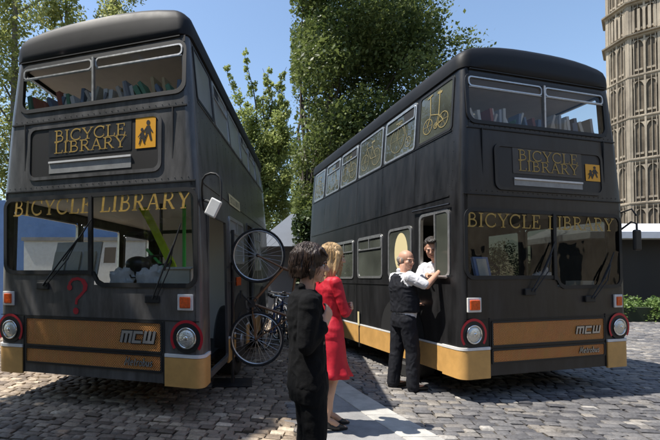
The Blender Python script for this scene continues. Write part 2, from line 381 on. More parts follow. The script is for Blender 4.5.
SETTG=sett_mat('grey_setts',[(.085,.083,.088,1),(.40,.375,.34,1),(.175,.168,.165,1),(.235,.21,.18,1)])
SETTW=sett_mat('brown_setts',[(.11,.082,.058,1),(.56,.46,.34,1),(.245,.19,.14,1),(.34,.265,.185,1)])
POUT=[(x+(KW if i in range(1,8) else 0),y) for i,(x,y) in enumerate(PATH)]
def vis(x,y): return y>2.6 and y<20 and -.72*y-.6<x<1.02*y+.8
setts('cobbles',lambda x,y: vis(x,y) and x>=.0943*y and not inside((x,y),POUT),R_(-7),(0,0),.098,.155,3,SETTG)
setts('brown_cobbles',lambda x,y: vis(x,y) and x<.0943*y and not inside((x,y),POUT),R_(-13),(0,0),.092,.132,4,SETTW)
conc=mat('pavement_concrete',(.27,.265,.26),.88,noise=.28,nscale=2.6,bump=.3,bscale=90,detail=12)
kerbm=mat('kerb_stone',(.43,.415,.38),.85,noise=.22,nscale=4,bump=.25,bscale=60)
def flat(poly,z0,z1,name,m,bevel=0):
    mb=MB(); n=len(poly); mb.add([(x,y,z0) for x,y in poly]+[(x,y,z1) for x,y in poly],[tuple(range(n,2*n))]+[(i,(i+1)%n,n+(i+1)%n,n+i) for i in range(n)])
    return tag(mb.build(name,m,bevel=bevel),kind='structure')
flat(PATH,0,.034,'pavement',conc)
kb=MB()
for i in range(1,7):
    (x0,y0),(x1,y1)=PATH[i],PATH[i+1]; n=max(1,round(math.hypot(x1-x0,y1-y0)/.9))
    for k in range(n):
        a,b=k/n+.004,(k+1)/n-.004
        p0=(x0+(x1-x0)*a,y0+(y1-y0)*a); p1=(x0+(x1-x0)*b,y0+(y1-y0)*b)
        q=[(p0[0]+.004,p0[1]),(p1[0]+.004,p1[1]),(p1[0]+KW,p1[1]),(p0[0]+KW,p0[1])]
        q=q[::-1] if False else q
        kb.add([(x,y,0) for x,y in q]+[(x,y,.04) for x,y in q],[(4,7,6,5)]+[(j,4+j,4+(j+1)%4,(j+1)%4) for j in range(4)])
tag(kb.build('kerb',kerbm,bevel=.008),kind='structure')

# ------------------------------------------------------------------ the buses
DIM={
'L':dict(loc=(-1.6655,4.4277,.0087),rot=(R_(.8376),R_(.2),R_(-16.9264)),sh=-.1385,len=5.42,
  w=[(0,1.25),(.3,1.25),(1.3,1.245),(2.3,1.205),(3.2,1.13),(4.05,1.045)],
  lw=(-1.155,1.18,1.435,1.305,2.246),lwdiv=-.07,uw=(-.965,1.045,3.225,3.735),uwdiv=-.015,dest=(-.834,.79,2.46,3.02),sign=(-.57,.463,2.70,2.99),school=(.512,.742,2.69,3.0),
  let=(-1.04,1.12,2.06,2.235),ind=((-1.18,-1.025),(.99,1.155)),indz=(1.065,1.222),hl=(-1.08,1.086),hlz=.797,grille=(-.868,.81,.637,.938,.447,.608),bb=.335,zt=3.80,ztop=4.045,roofdrop=.22),
'R':dict(loc=(3.4957,4.9111,-.0086),rot=(R_(-.2708),R_(-.267),R_(15.7849)),sh=.0936,len=5.22,
  w=[(0,1.25),(.3,1.25),(1.3,1.25),(2.3,1.235),(3.2,1.175),(4.05,1.10)],
  lw=(-1.185,1.15,1.40,1.282,2.155),lwdiv=.03,uw=(-1.10,.995,3.15,3.695),uwdiv=.012,dest=(-.752,.875,2.41,2.91),sign=(-.507,.547,2.607,2.895),school=(.605,.842,2.568,2.775),
  let=(-1.17,1.03,1.962,2.118),ind=((-1.185,-1.003),(1.012,1.147)),indz=(1.02,1.18),hl=(-1.105,1.086),hlz=.778,grille=(-.85,.842,.635,.903,.447,.595),bb=.31,zt=3.77,ztop=3.985,roofdrop=.03)}
def build_bus(b,label):
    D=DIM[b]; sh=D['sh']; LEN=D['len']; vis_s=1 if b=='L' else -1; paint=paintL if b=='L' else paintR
    root=thing('double_decker_bus',label,'bus',D['loc'],D['rot'],group='black double decker buses')
    xf=lambda p:(p[0]+sh*p[1],p[1],p[2])
    wz=lambda z: float(np.interp(z,[q[0] for q in D['w']],[q[1] for q in D['w']]))
    fy=lambda z: float(np.interp(z,[0,2.3,3.2,4.1],[0,0,.03,.09]))
    dropf=lambda y,z: -D['roofdrop']*max(0,(z-3.25)/.75)*min(1,max(0,y/LEN))
    RC=.085
    def Fp(u,z,off=0): return (u,fy(z)-off,z)
    def Sp(s,y,z,off=0): return (s*(wz(z)+off),y,z+dropf(y,z))
    part=lambda mb,name,m,parent=None,**k: mb.build(name,m,parent or root,xf=xf,**k)
    lw=D['lw']; uw=D['uw']; de=D['dest']
    # ---- body shell on a grid, window cells left open
    body=MB()
    def front_band(zs,us,holes):
        for z0,z1 in zip(zs,zs[1:]):
            for k in range(len(us)+1):
                e=lambda kk,z: (-(wz(z)-RC) if kk==0 else (wz(z)-RC) if kk==len(us)+1 else us[kk-1])
                ua,ub=e(k,z0),e(k+1,z0); um=(ua+ub)/2; zm=(z0+z1)/2
                if any(h[0]<um<h[1] and h[2]<zm<h[3] for h in holes): continue
                body.quad(Fp(e(k,z0),z0),Fp(e(k+1,z0),z0),Fp(e(k+1,z1),z1),Fp(e(k,z1),z1))
    def corner(s,z0,z1,rear=False):
        n=5
        def P(i,z):
            a=math.pi/2*i/n; x=wz(z)-RC+RC*math.sin(a); y=fy(z)+RC-RC*math.cos(a)
            if rear: y=LEN-RC+RC*math.cos(a)
            return (s*x,y,z+(dropf(LEN,z) if rear else 0))
        for i in range(n): body.quad(P(i,z0),P(i+1,z0),P(i+1,z1),P(i,z1))
    def side_band(s,zs,ys,holes):
        Y=[None]+ys+[LEN-RC]
        for z0,z1 in zip(zs,zs[1:]):
            for k in range(len(Y)-1):
                f=lambda kk,z: (fy(z)+RC if kk==0 else Y[kk])
                ym=(f(k,z0)+f(k+1,z0))/2; zm=(z0+z1)/2
                if any(h[0]<ym<h[1] and h[2]<zm<h[3] for h in holes): continue
                body.quad(Sp(s,f(k,z0),z0),Sp(s,f(k+1,z0),z0),Sp(s,f(k+1,z1),z1),Sp(s,f(k,z1),z1))
    Zb=D['bb']; ZT=D['zt']
    zlow=[Zb,.62,lw[3],lw[2],2.0,lw[4],2.32]
    zup=[2.32,2.75,3.06,uw[2],uw[3],ZT]
    # lower windscreen: left pane shallow, right pane deeper
    um=D['lwdiv']+.09
    front_band(zlow,[lw[0],um,lw[1]],[(lw[0],um,lw[2],lw[4]),(um,lw[1],lw[3],lw[4])])
    front_band(zup,[uw[0],uw[1]],[(uw[0],uw[1],uw[2],uw[3])])
    # side windows, y ranges
    UW=[(.20,.88),(.955,1.77),(1.85,2.66),(2.74,3.46),(3.53,4.25),(4.38,4.98)]
    uz=(3.11,3.745) if b=='R' else (3.20,3.80-.03)
    if b=='R': low=[(.19,.78,1.40,2.19),(.965,1.565,1.41,2.09),(1.75,2.6,1.40,2.06),(2.775,3.6,1.39,2.06),(3.75,4.6,1.38,2.06)]
    else: low=[(.26,1.13,.40,2.05),(1.33,2.34,1.55,2.15),(2.72,3.22,.42,2.2),(3.4,4.2,1.45,2.2)]
    far=[(.2,1.5,1.15,2.15),(1.6,2.8,1.15,2.15),(3.0,4.1,1.4,2.1)]
    for s in (-1,1):
        lo=low if s==vis_s else far
        zs=sorted(set([Zb,.62,2.32]+[h[2] for h in lo]+[h[3] for h in lo])); ys=sorted(set([h[0] for h in lo]+[h[1] for h in lo]))
        side_band(s,zs,ys,lo)
        for z0,z1 in zip(zs,zs[1:]): corner(s,z0,z1); corner(s,z0,z1,True)
        zs=[2.32,2.75,uz[0],uz[1],ZT] if uz[1]<ZT else [2.32,2.75,uz[0],ZT]
        ys=sorted([y for p in UW for y in p]); side_band(s,zs,ys,[(a,c,uz[0],uz[1]) for a,c in UW])
        for z0,z1 in zip(zs,zs[1:]): corner(s,z0,z1); corner(s,z0,z1,True)
    for z0,z1 in zip([Zb,1.2,2.32,3.0],[1.2,2.32,3.0,ZT]):
        q=lambda x,z:(x,LEN,z+dropf(LEN,z)); a0,a1=wz(z0)-RC,wz(z1)-RC; body.quad(q(a0,z0),q(-a0,z0),q(-a1,z1),q(a1,z1))
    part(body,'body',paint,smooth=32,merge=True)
    # ---- roof dome
    rf=MB(); prof=[(0,0),(-.022,.012),(-.024,.05),(-.018,.12),(.002,.165),(.035,.19),(.11,.207),(.22,.225),(.42,.24),(.7,.25),(.95,.252)]
    def outline(d,z):
        W=wz(ZT)-d; y0=fy(ZT)+d*.75; y1=LEN-d*.75; r=max(.03,.13-d*.05); pts=[]
        if W<.2: W=.2
        for cx,cy,a0 in ((W-r,y0+r,-90),(W-r,y1-r,0),(-W+r,y1-r,90),(-W+r,y0+r,180)):
            for i in range(6):
                a=R_(a0+90*i/5); pts.append((cx+r*math.cos(a),cy+r*math.sin(a)))
            if a0==0: pts+=[((W-r)*(1-k/5),y1) for k in range(1,10)]
            if a0==180: pts+=[((W-r)*(-1+k/5),y0) for k in range(1,10)]
        return [(x,y,z+dropf(y,ZT)) for x,y in pts]
    sc=(D['ztop']-ZT)/.185
    rf.loft([[(x,y,z+.112*min(1,h/.185)*(1-min(1,abs(x)/(wz(ZT)-.02))**2.7)) for x,y,z in outline(d,ZT+h*sc)] for d,h in prof]); part(rf,'roof',roofpaint,smooth=40)
    # trim lip under the dome and panel seams
    # ---- frames / panes in the front
    def rrect(u0,u1,z0,z1,r,n=5):
        p=[]
        for cx,cz,a0 in ((u1-r,z0+r,-90),(u1-r,z1-r,0),(u0+r,z1-r,90),(u0+r,z0+r,180)):
            for i in range(n+1): a=R_(a0+90*i/n); p.append((cx+r*math.cos(a),cz+r*math.sin(a)))
        return p
    def frame(mb,fn,u0,u1,z0,z1,wd,r,off,depth=.03):
        o=rrect(u0-wd*.5,u1+wd*.5,z0-wd*.5,z1+wd*.5,r+wd*.5); i=rrect(u0+wd*.5,u1-wd*.5,z0+wd*.5,z1-wd*.5,max(.01,r)); n=len(o)
        A=[fn(*p,.002) for p in o]; B=[fn(*p,off) for p in o]; C=[fn(*p,off) for p in i]; E=[fn(*p,-depth) for p in i]
        mb.add(A+B+C+E,[(a*n+k,a*n+(k+1)%n,(a+1)*n+(k+1)%n,(a+1)*n+k) for a in range(3) for k in range(n)])
    def pane(mb,fn,u0,u1,z0,z1,off): mb.quad(fn(u0,z0,off),fn(u1,z0,off),fn(u1,z1,off),fn(u0,z1,off))
    # lower windscreen
    dv=D['lwdiv']; f=MB()
    # stepped seal outline (left pane is shallower)
    def stepped(d,r=.10):
        u0,u1,zl,zr,zt=lw[0]-d,lw[1]+d,lw[2]-d,lw[3]-d,lw[4]+d; r=max(.02,r+d); us=um-.06-d*.3
        p=[]
        for i in range(6): a=R_(180+90*i/5); p.append((u0+r+r*math.cos(a),zl+r+r*math.sin(a)))
        p+=[(us,zl),(us+.05,zl-.015),(us+.10,zr+.03),(us+.16,zr)]
        for cx,cz,a0 in ((u1-r,zr+r,-90),(u1-r,zt-r,0),(u0+r,zt-r,90)):
            for i in range(6): a=R_(a0+90*i/5); p.append((cx+r*math.cos(a),cz+r*math.sin(a)))
        return p
    o=stepped(.022); i_=stepped(-.022); n=len(o)
    f.add([Fp(*p,.002) for p in o]+[Fp(*p,.012) for p in o]+[Fp(*p,.012) for p in i_]+[Fp(*p,-.03) for p in i_],[(a*n+k,a*n+(k+1)%n,(a+1)*n+(k+1)%n,(a+1)*n+k) for a in range(3) for k in range(n)])
    f.box((dv+.025,-.02,lw[2]-.03),(dv+.07,.02,lw[4]-.01))
    ws=part(f,'windscreen',rubber,smooth=30)
    g_=MB(); g_.poly([Fp(*p,.004) for p in stepped(-.004)]); part(g_,'pane',gl_lo if b=='L' else gl_loR,ws)
    g_=MB(); text(g_,list('BICYCLE LIBRARY'),D['let'][0],D['let'][1],D['let'][2],D['let'][3],lambda u,z,o:Fp(u,z,.008+o),slant=.12 if b=='L' else .03,gap=.10 if b=='L' else .07,weight=1.05); part(g_,'gold_lettering',gold,ws)
    # upper windscreen
    f=MB(); frame(f,Fp,uw[0],uw[1],uw[2],uw[3],.042,.09,.012); uf=part(f,'upper_windscreen',rubber,smooth=30)
    f=MB(); d2=D['uwdiv']; f.box((d2-.012,fy(3.4)-.022,uw[2]+.01),(d2+.012,fy(3.4)+.02,uw[3]-.02))
    # opening toplights: aluminium frame above each pane
    for a,c in ((uw[0]+.03,d2-.03),(d2+.03,uw[1]-.03)):
        frame(f,Fp,a,c,uw[3]-.135,uw[3]-.03,.015,.035,.018,.0)
        f.box((a,fy(3.6)-.016,uw[3]-.15),(c,fy(3.6)+.0,uw[3]-.142))
    part(f,'toplight_frame',alu,uf,smooth=30)
    g_=MB(); pane(g_,Fp,uw[0],uw[1],uw[2],uw[3],.003); part(g_,'pane',gl_up,uf)
    # destination box
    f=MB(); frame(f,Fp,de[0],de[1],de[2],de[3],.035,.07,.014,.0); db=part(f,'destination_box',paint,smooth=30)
    g_=MB(); g_.poly([Fp(*p,.005) for p in rrect(de[0]+.01,de[1]-.01,de[2]+.01,de[3]-.01,.06)]); part(g_,'backing',signblk,db)
    si=D['sign']
    g_=MB(); g_.poly([Fp(*p,.009) for p in rrect(si[0],si[1],si[2]-.015,si[3]+.01,.01)]); part(g_,'sign_board',panelgrey,db)
    mz=(si[2]+si[3])/2
    g_=MB(); fn=lambda u,z,o:Fp(u,z,.012+o); a=si[0]+.08;c=si[1]-.06; hh=(si[3]-si[2])
    text(g_,list('BICYCLE'),a,c,si[2]+.5*hh,si[3]-.02,fn,gap=.05,weight=.95); text(g_,list('LIBRARY'),a,c,si[2]+.02,si[2]+.49*hh,fn,gap=.05,weight=.95); part(g_,'gold_lettering',gold,db)
    g_=MB(); z0=de[2]+.045; z1=si[2]-.03
    g_.quad(Fp(si[0]+.01,z0,.009),Fp(si[1],z0,.009),Fp(si[1],z1-.03,.009),Fp(si[0]+.01,z1-.03,.009)); part(g_,'blind',striplight,db)
    g_=MB(); g_.box((si[0]+.01,fy(2.6)-.022,z1-.055),(si[1],fy(2.6)-.011,z1-.035)); part(g_,'blind_rail',white,db)
    sc_=D['school']; g_=MB(); g_.quad(Fp(sc_[0],sc_[2],.0105),Fp(sc_[1],sc_[2],.0105),Fp(sc_[1],sc_[3],.0105),Fp(sc_[0],sc_[3],.0105)); sg=part(g_,'school_sign',signyel,db)
    g_=MB(); w_=sc_[1]-sc_[0]; h2=sc_[3]-sc_[2]
    S2=lambda x,y:(Fp(sc_[0]+x*w_,sc_[2]+y*h2,.0105+fy(2.8)*0))
    off0=.0125
    def sil(cx,y0,sz,k):
        o=off0+k*.0004; P=lambda x,y:Fp(sc_[0]+(cx+x*sz)*w_,sc_[2]+(y0+y*sz)*h2,o)
        g_.poly([P(.0+.13*math.cos(R_(q)),.86+.12*math.sin(R_(q))) for q in range(0,360,30)])
        o+=.0002; g_.poly([P(-.12,.72),P(-.2,.38),P(.2,.34),P(.14,.72)])
        o+=.0002; g_.poly([P(-.16,.38),P(-.3,0),P(-.2,0),P(-.02,.34)]); g_.poly([P(.02,.36),P(.16,.02),P(.28,.05),P(.18,.38)])
        o+=.0002; g_.poly([P(.1,.7),P(.34,.42),P(.28,.38),P(.08,.6)]); g_.poly([P(-.1,.7),P(-.36,.46),P(-.31,.41),P(-.08,.6)])
    sil(.63,.2,.72,0); sil(.33,.12,.56,3); part(g_,'pictogram',signblk,sg)
    # ---- lower front: black panel around lamps, grilles, bumpers
    gr=D['grille']
    for nm,(a,c,z0,z1) in {'upper_grille':(gr[0],gr[1],gr[2],gr[3]),'lower_grille':(gr[0],gr[1],gr[4],gr[5])}.items():
        f=MB(); frame(f,Fp,a,c,z0,z1,.022,.012,.012,.0); fr_=part(f,nm,rubber)
        g_=MB(); pane(g_,Fp,a,c-.0,z0,z1,.006); part(g_,'mesh_panel',mesh_m,fr_)
        f=MB()
        if nm=='upper_grille':
            text(f,['1M','1C','1W'],c-.47,c-.085,z0+.085,z1-.09,lambda u,z,o:Fp(u,z,.0105+o),slant=.22,gap=.12,weight=1.9); part(f,'badge_outline',badgeblk,fr_)  # black outline drawn behind the silver letters
            f=MB(); text(f,['1M','1C','1W'],c-.47,c-.085,z0+.085,z1-.09,lambda u,z,o:Fp(u,z,.0145+o),slant=.22,gap=.12,weight=1.15); part(f,'badge',silver,fr_)
        else:
            text(f,list('Metrobus'),c-.42,c-.10,z0+.045,z1-.035,lambda u,z,o:Fp(u,z,.0105+o),slant=.2,weight=2.3); part(f,'badge_outline',badgeblk,fr_)
            f=MB(); text(f,list('Metrobus'),c-.42,c-.10,z0+.045,z1-.035,lambda u,z,o:Fp(u,z,.0145+o),slant=.2,weight=1.2); part(f,'badge',silver,fr_)
    # panel seams on the front
    f=MB()
    for z in (.955 if b=='L' else .925,):
        f.box((-wz(z)+.03,-.006,z),(wz(z)-.03,.0,z+.008))
    f.box((gr[0]-.035,-.007,D['bb']),(gr[0]-.022,.0,.95)); f.box((gr[1]+.022,-.007,D['bb']),(gr[1]+.035,.0,.95))
    zz=2.335; f.box((-wz(zz)+.02,-.012,zz-.012),(wz(zz)-.02,.002,zz))
    for u in (-.93 if b=='R' else -.9,.92): f.box((u,fy(2.8)-.008,2.36),(u+.012,fy(2.8)+.003,3.08))
    f.box((-wz(3.1)+.06,fy(3.08)-.01,3.075),(wz(3.1)-.06,fy(3.08)+.003,3.09))
    f.box((-wz(ZT)+.08,fy(ZT)-.02,ZT-.012),(wz(ZT)-.08,fy(ZT)+.003,ZT-.002))
    part(f,'panel_beading',rubber)
    f=MB()
    def rivrow(pts):
        for p,nr in pts: f.disc(p,nr,.0055,n=6,h=.004,R2=.003)
    rivrow([((u/30*2.2-1.1,fy(3.11)-.001,3.115),(0,-1,0)) for u in range(31)])
    rivrow([((u/30*2.2-1.1,fy(2.36)-.001,2.37),(0,-1,0)) for u in range(31)])
    for s in (vis_s,):
        for z in (2.45,3.06): rivrow([((s*(wz(z)+.0005),.2+k*.16,z),(s,0,0)) for k in range(30)])
        for y in (.16,.93,1.8,2.7,3.5,4.3): rivrow([((s*(wz(2.4+k*.11)+.0005),y,2.4+k*.11),(s,0,0)) for k in range(6)])
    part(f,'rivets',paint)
    # bumper corners (front) and skirts
    for s in (-1,1):
        def wrap(u_in,y_out,z0,z1,off,name,m):
            mb=MB(); W=wz(z0); path=[(u_in,-off)]; r=RC+off
            for i in range(7): a=math.pi/2*i/6; path.append((W-RC+r*math.sin(a),RC-r*math.cos(a)))
            path.append((W+off,y_out))
            k=len(path); th=.03
            n_in=[(p[0]-(th if i>3 else 0),p[1]+(th if i<5 else 0)) for i,p in enumerate(path)]
            vs=[(s*x,y,z) for z in (z0,z1) for x,y in path]+[(s*x,y,z) for z in (z0,z1) for x,y in n_in]
            fs=[]
            for i in range(k-1):
                fs+=[(i,i+1,k+i+1,k+i),(k+i,k+i+1,3*k+i+1,3*k+i),(i+1,i,2*k+i,2*k+i+1)]
            fs+=[(0,k,3*k,2*k),(k-1,3*k-1,4*k-1,2*k-1)]
            mb.add(vs,fs); return part(mb,name,m,smooth=35,merge=True)
        u_in=(abs(gr[0]) if s<0 else gr[1])+.04
        wrap(u_in,.24 if (b=='L' and s>0) else .33,D['bb']-.02,.60,.018,'bumper',yellow)
        wrap(u_in,.24 if (b=='L' and s>0) else .33,.604,.634,.022,'bumper_strip',white)
        segs=[(.335,LEN-.3)]
        if s==vis_s: segs=[(.335,1.2),(1.206,2.53),(2.56,LEN-.2)] if b=='R' else [(1.15,1.60),(2.47,2.70),(3.25,LEN-.2)]
        for a,c in segs:
            mb=MB(); n=2
            q=lambda y,z,o:(s*(wz(z)+o),y,z)
            mb.add([q(a,.31,.012),q(c,.31,.012),q(c,.60,.012),q(a,.60,.012),q(a,.31,-.01),q(c,.31,-.01),q(c,.60,-.01),q(a,.60,-.01)],[(0,1,2,3),(3,2,6,7),(0,4,5,1),(0,3,7,4),(1,5,6,2)]); part(mb,'skirt_panel',yellow)
            mb=MB(); mb.add([q(a,.604,.014),q(c,.604,.014),q(c,.625,.014),q(a,.625,.014),q(a,.604,-.01),q(c,.604,-.01),q(c,.625,-.01),q(a,.625,-.01)],[(0,1,2,3),(3,2,6,7),(0,4,5,1),(0,3,7,4),(1,5,6,2)]); part(mb,'skirt_strip',white)
    # headlights and indicators
    for hu in D['hl']:
        c=Vector((hu,-.004,D['hlz']))
        f=MB(); f.disc(c,(0,-1,0),.150,n=32,h=.010); hl=part(f,'headlight',rubber)
        f=MB(); ra=[R_(-38+256*i/36) for i in range(37)]; rw=.160
        f.add([(c.x+k*math.cos(a),-.0145,c.z+k*math.sin(a)*(1.0 if math.sin(a)>0 else 1.05)) for a in ra for k in (rw-.013,rw+.015)],[(2*i,2*i+1,2*i+3,2*i+2) for i in range(36)]); part(f,'red_ring',redring,hl)
        f=MB(); f.ring(c+Vector((0,-.018,0)),(0,-1,0),.096,.010,28,8); part(f,'bezel',chrome,hl,smooth=60)
        f=MB(); f.ell(c+Vector((0,-.008,0)),(.09,.034,.09)); part(f,'lens',lens,hl,smooth=60)
        f=MB(); f.ell(c+Vector((0,-.034,0)),(.026,.014,.026),n=10,m=6); part(f,'bulb_cover',chrome,hl,smooth=60)
    for a,c in D['ind']:
        z0,z1=D['indz']; f=MB(); f.box((a,-.022,z0),(c,.0,z1)); il=part(f,'indicator',white,bevel=.006)
        f=MB(); f.box((a+.025,-.036,z0+.025),(c-.025,-.02,z1-.025)); part(f,'lens',amber,il,bevel=.008)
    # wipers
    for wi,(pu,pz,du,dz) in enumerate((((-.62,lw[2]-.14,.60,.62),(.72,lw[3]-.13,.30,.66)) if b=='L' else ((-.30,lw[2]-.16,.34,.52),(.62,lw[3]-.14,.36,.50)))):
        f=MB(); f.box((pu-.09,-.03,pz-.045),(pu+.07,.0,pz+.03)); wp=part(f,'wiper',rubber,bevel=.008)
        f=MB(); f.tube([(pu,-.03,pz),(pu+du*.5,-.06,pz+dz*.5),(pu+du*.8,-.055,pz+dz*.8)],.009,6); f.tube([(pu+.04,-.03,pz-.005),(pu+du*.5+.05,-.06,pz+dz*.5-.03),(pu+du*.8,-.055,pz+dz*.8)],.006,6)
        part(f,'arm',rubber,wp)
        f=MB(); f.tube([(pu+du*.45,-.036,pz+dz*.42),(pu+du*.82,-.04,pz+dz*.83),(pu+du*1.05,-.036,pz+dz*1.12)],[.007,.010,.006],6); part(f,'blade',rubber,wp)
    # ---- side windows on the visible side
    s=vis_s
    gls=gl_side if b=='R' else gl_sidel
    def bikeart(mb,y0,y1,z0,z1,fn,kind):
        h=z1-z0; w2=y1-y0
        P=lambda x,y:(y0+x*w2,z0+y*h)
        def st(pts,wd=.011): put_stroke(mb,[P(*p) for p in pts],wd,fn)
        asp=w2/h
        def wheel(cx,cy,r):
            st([(cx+r*math.cos(R_(q))/asp*1.0,cy+r*math.sin(R_(q))) for q in range(0,361,20)],.010)
            for q in range(0,180,60): st([(cx-r*math.cos(R_(q))/asp,cy-r*math.sin(R_(q))),(cx+r*math.cos(R_(q))/asp,cy+r*math.sin(R_(q)))],.004)
        if kind==0:      # tall-framed bicycle
            wheel(.2,.25,.17); wheel(.75,.28,.17)
            st([(.2,.25),(.36,.42),(.66,.52),(.75,.28)]); st([(.36,.42),(.45,.2),(.2,.25)]); st([(.36,.42),(.36,.97)],.016); st([(.66,.52),(.70,.97)],.016); st([(.28,.9),(.44,.93)],.03); st([(.62,.97),(.80,.93)],.018); wheel(.45,.2,.06)
        elif kind==1:    # penny farthing
            wheel(.58,.42,.34); wheel(.16,.2,.12); st([(.58,.42),(.55,.82),(.36,.74),(.16,.2)]); st([(.42,.84),(.66,.86)],.02)
        else:
            wheel(.22,.32,.24); wheel(.78,.32,.24); st([(.22,.32),(.42,.7),(.70,.72),(.48,.34),(.22,.32)]); st([(.48,.34),(.40,.82)]); st([(.78,.32),(.68,.88)]); st([(.32,.83),(.48,.83)],.03); st([(.6,.9),(.78,.86)])
    for k,(a,c) in enumerate(UW):
        z0,z1=uz; fn=lambda u,z,o: Sp(s,u,z,o)
        f=MB(); frame(f,fn,a+.01,c-.01,z0+.01,z1-.01,.03,.035,.010); wn=part(f,'side_window',alu if k>0 else rubber,smooth=30)
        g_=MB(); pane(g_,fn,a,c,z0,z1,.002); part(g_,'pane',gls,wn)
        if k in (1,3,4):
            f=MB(); frame(f,fn,a+.04,c-.04,z1-.19,z1-.03,.02,.02,.016,.0); part(f,'toplight',alu,wn,smooth=30)
            g_=MB(); mid=a+(c-a)*.38; pane(g_,fn,a+.05,mid,z1-.18,z1-.04,.006); part(g_,'slot_shade',dark,wn)  # dark sheet, the shade inside the slot put into its colour
        if b=='R':
            g_=MB(); bikeart(g_,a+.06,c-.06,z0+.04,z1-.04,lambda u,z,o:Sp(s,u,z,.005+o),[0,1,2,2,1,2][k]); part(g_,'painted_bicycle',golddull if k<1 else goldfaint,wn)
    for k,(a,c,z0,z1) in enumerate(low):
        fn=lambda u,z,o: Sp(s,u,z,o)
        if b=='L' and k in (0,2):
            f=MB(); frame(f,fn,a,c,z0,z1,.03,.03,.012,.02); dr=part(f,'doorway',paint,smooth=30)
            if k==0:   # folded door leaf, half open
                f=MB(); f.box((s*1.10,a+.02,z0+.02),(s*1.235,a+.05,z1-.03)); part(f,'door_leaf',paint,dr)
                f=MB(); f.box((s*1.15,a+.015,1.15),(s*1.20,a+.018,1.62)); part(f,'door_highlight',white,dr)  # white strip painted on as the highlight of the door leaf
            continue
        f=MB(); frame(f,fn,a+.01,c-.01,z0+.01,z1-.01,.035,.06,.012); wn=part(f,'lower_window',alu,smooth=30)
        g_=MB()
        if b=='R' and k==0:
            mid=a+(c-a)*.42; pane(g_,fn,a,mid,z0,z1,.004); part(g_,'sliding_pane',gl_side,wn)
            f=MB(); f.box((s*(wz(1.8)+.018),mid,z0),(s*(wz(1.8)-.01),mid+.025,z1)); part(f,'slider_bar',alu,wn)
            f=MB(); f.obox((s*(wz(1.4)+.005),(a+c)/2,z0+.02),(.08,c-a,.02),Matrix.Identity(3)); part(f,'sill',alu,wn)
        else:
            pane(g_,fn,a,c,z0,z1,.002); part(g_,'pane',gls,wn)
            if not(b=='R' and k==1):
                f=MB(); frame(f,fn,a+.03,c-.03,z1-.2,z1-.03,.022,.02,.018,.0); f.box((s*(wz(1.9)+.004),(a+c)/2-.012,z1-.2),(s*(wz(1.9)+.018),(a+c)/2+.012,z1-.03)); part(f,'toplight',alu,wn)
            if b=='R' and k==1:
                g_=MB(); yc,zc=(a+c)/2-.04,(z0+z1)/2
                g_.poly([Sp(s,yc+.17*math.cos(R_(q)),zc+.27*math.sin(R_(q)),.006) for q in range(0,360,15)]); part(g_,'oval_notice',cream,wn)
    for a,c,z0,z1 in [u+uz for u in UW]+far:      # windows of the other side
        fn=lambda u,z,o: Sp(-s,u,z,o)
        f=MB(); frame(f,fn,a+.01,c-.01,z0+.01,z1-.01,.03,.04,.010); wn=part(f,'side_window',alu,smooth=30)
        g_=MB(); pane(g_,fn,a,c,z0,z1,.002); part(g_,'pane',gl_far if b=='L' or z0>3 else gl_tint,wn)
    # waist beading on the side
    f=MB()
    for z,hh in ((2.33,.014),(3.085 if b=='R' else 3.17,.012),(1.30,.008)):
        y0=.2 if z>1.4 else (.85 if b=='R' else 1.2)
        f.box((s*(wz(z)-.003),y0,z),(s*(wz(z)+.009),LEN-.15,z+hh))
    if b=='R': f.tube([Sp(s,.16,2.235,.03),Sp(s,.9,2.26,.03)],.012,6)
    for y in ((1.2,2.66,3.65) if b=='R' else (1.22,2.6,3.3)): f.box((s*(wz(1)-.003),y,.63),(s*(wz(1)+.004),y+.01,1.3))
    for y in ((.92,1.81,2.70,3.5,4.3)): f.quad(Sp(s,y,2.36,.003),Sp(s,y+.011,2.36,.003),Sp(s,y+.011,3.06,.003),Sp(s,y,3.06,.003))
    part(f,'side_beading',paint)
    if b=='R':
        f=MB(); f.box((s*(wz(.6)+.02),2.53,.24),(s*(wz(.6)-.02),2.56,.80)); part(f,'marker_post',rubber)
        f=MB(); f.box((s*(wz(.6)+.028),2.515,.60),(s*(wz(.6)+.02),2.575,.83)); part(f,'marker_light',cream)
    else:
        f=MB(); fn=lambda u,z,o:Sp(s,u,z,.006+o)
        pane(f,fn,1.40,2.15,2.315,2.455,.004); pn=part(f,'side_notice',cream)
        f=MB(); text(f,list('BICYCLE LIBRARY'),1.47,2.08,2.345,2.425,lambda u,z,o:Sp(s,u,z,.013+o)); part(f,'lettering',signblk,pn)
        f=MB(); f.box((s*(wz(1.3)+.0),1.68,1.24),(s*(wz(1.3)+.016),1.98,1.36)); part(f,'side_reflector',amber,bevel=.005)
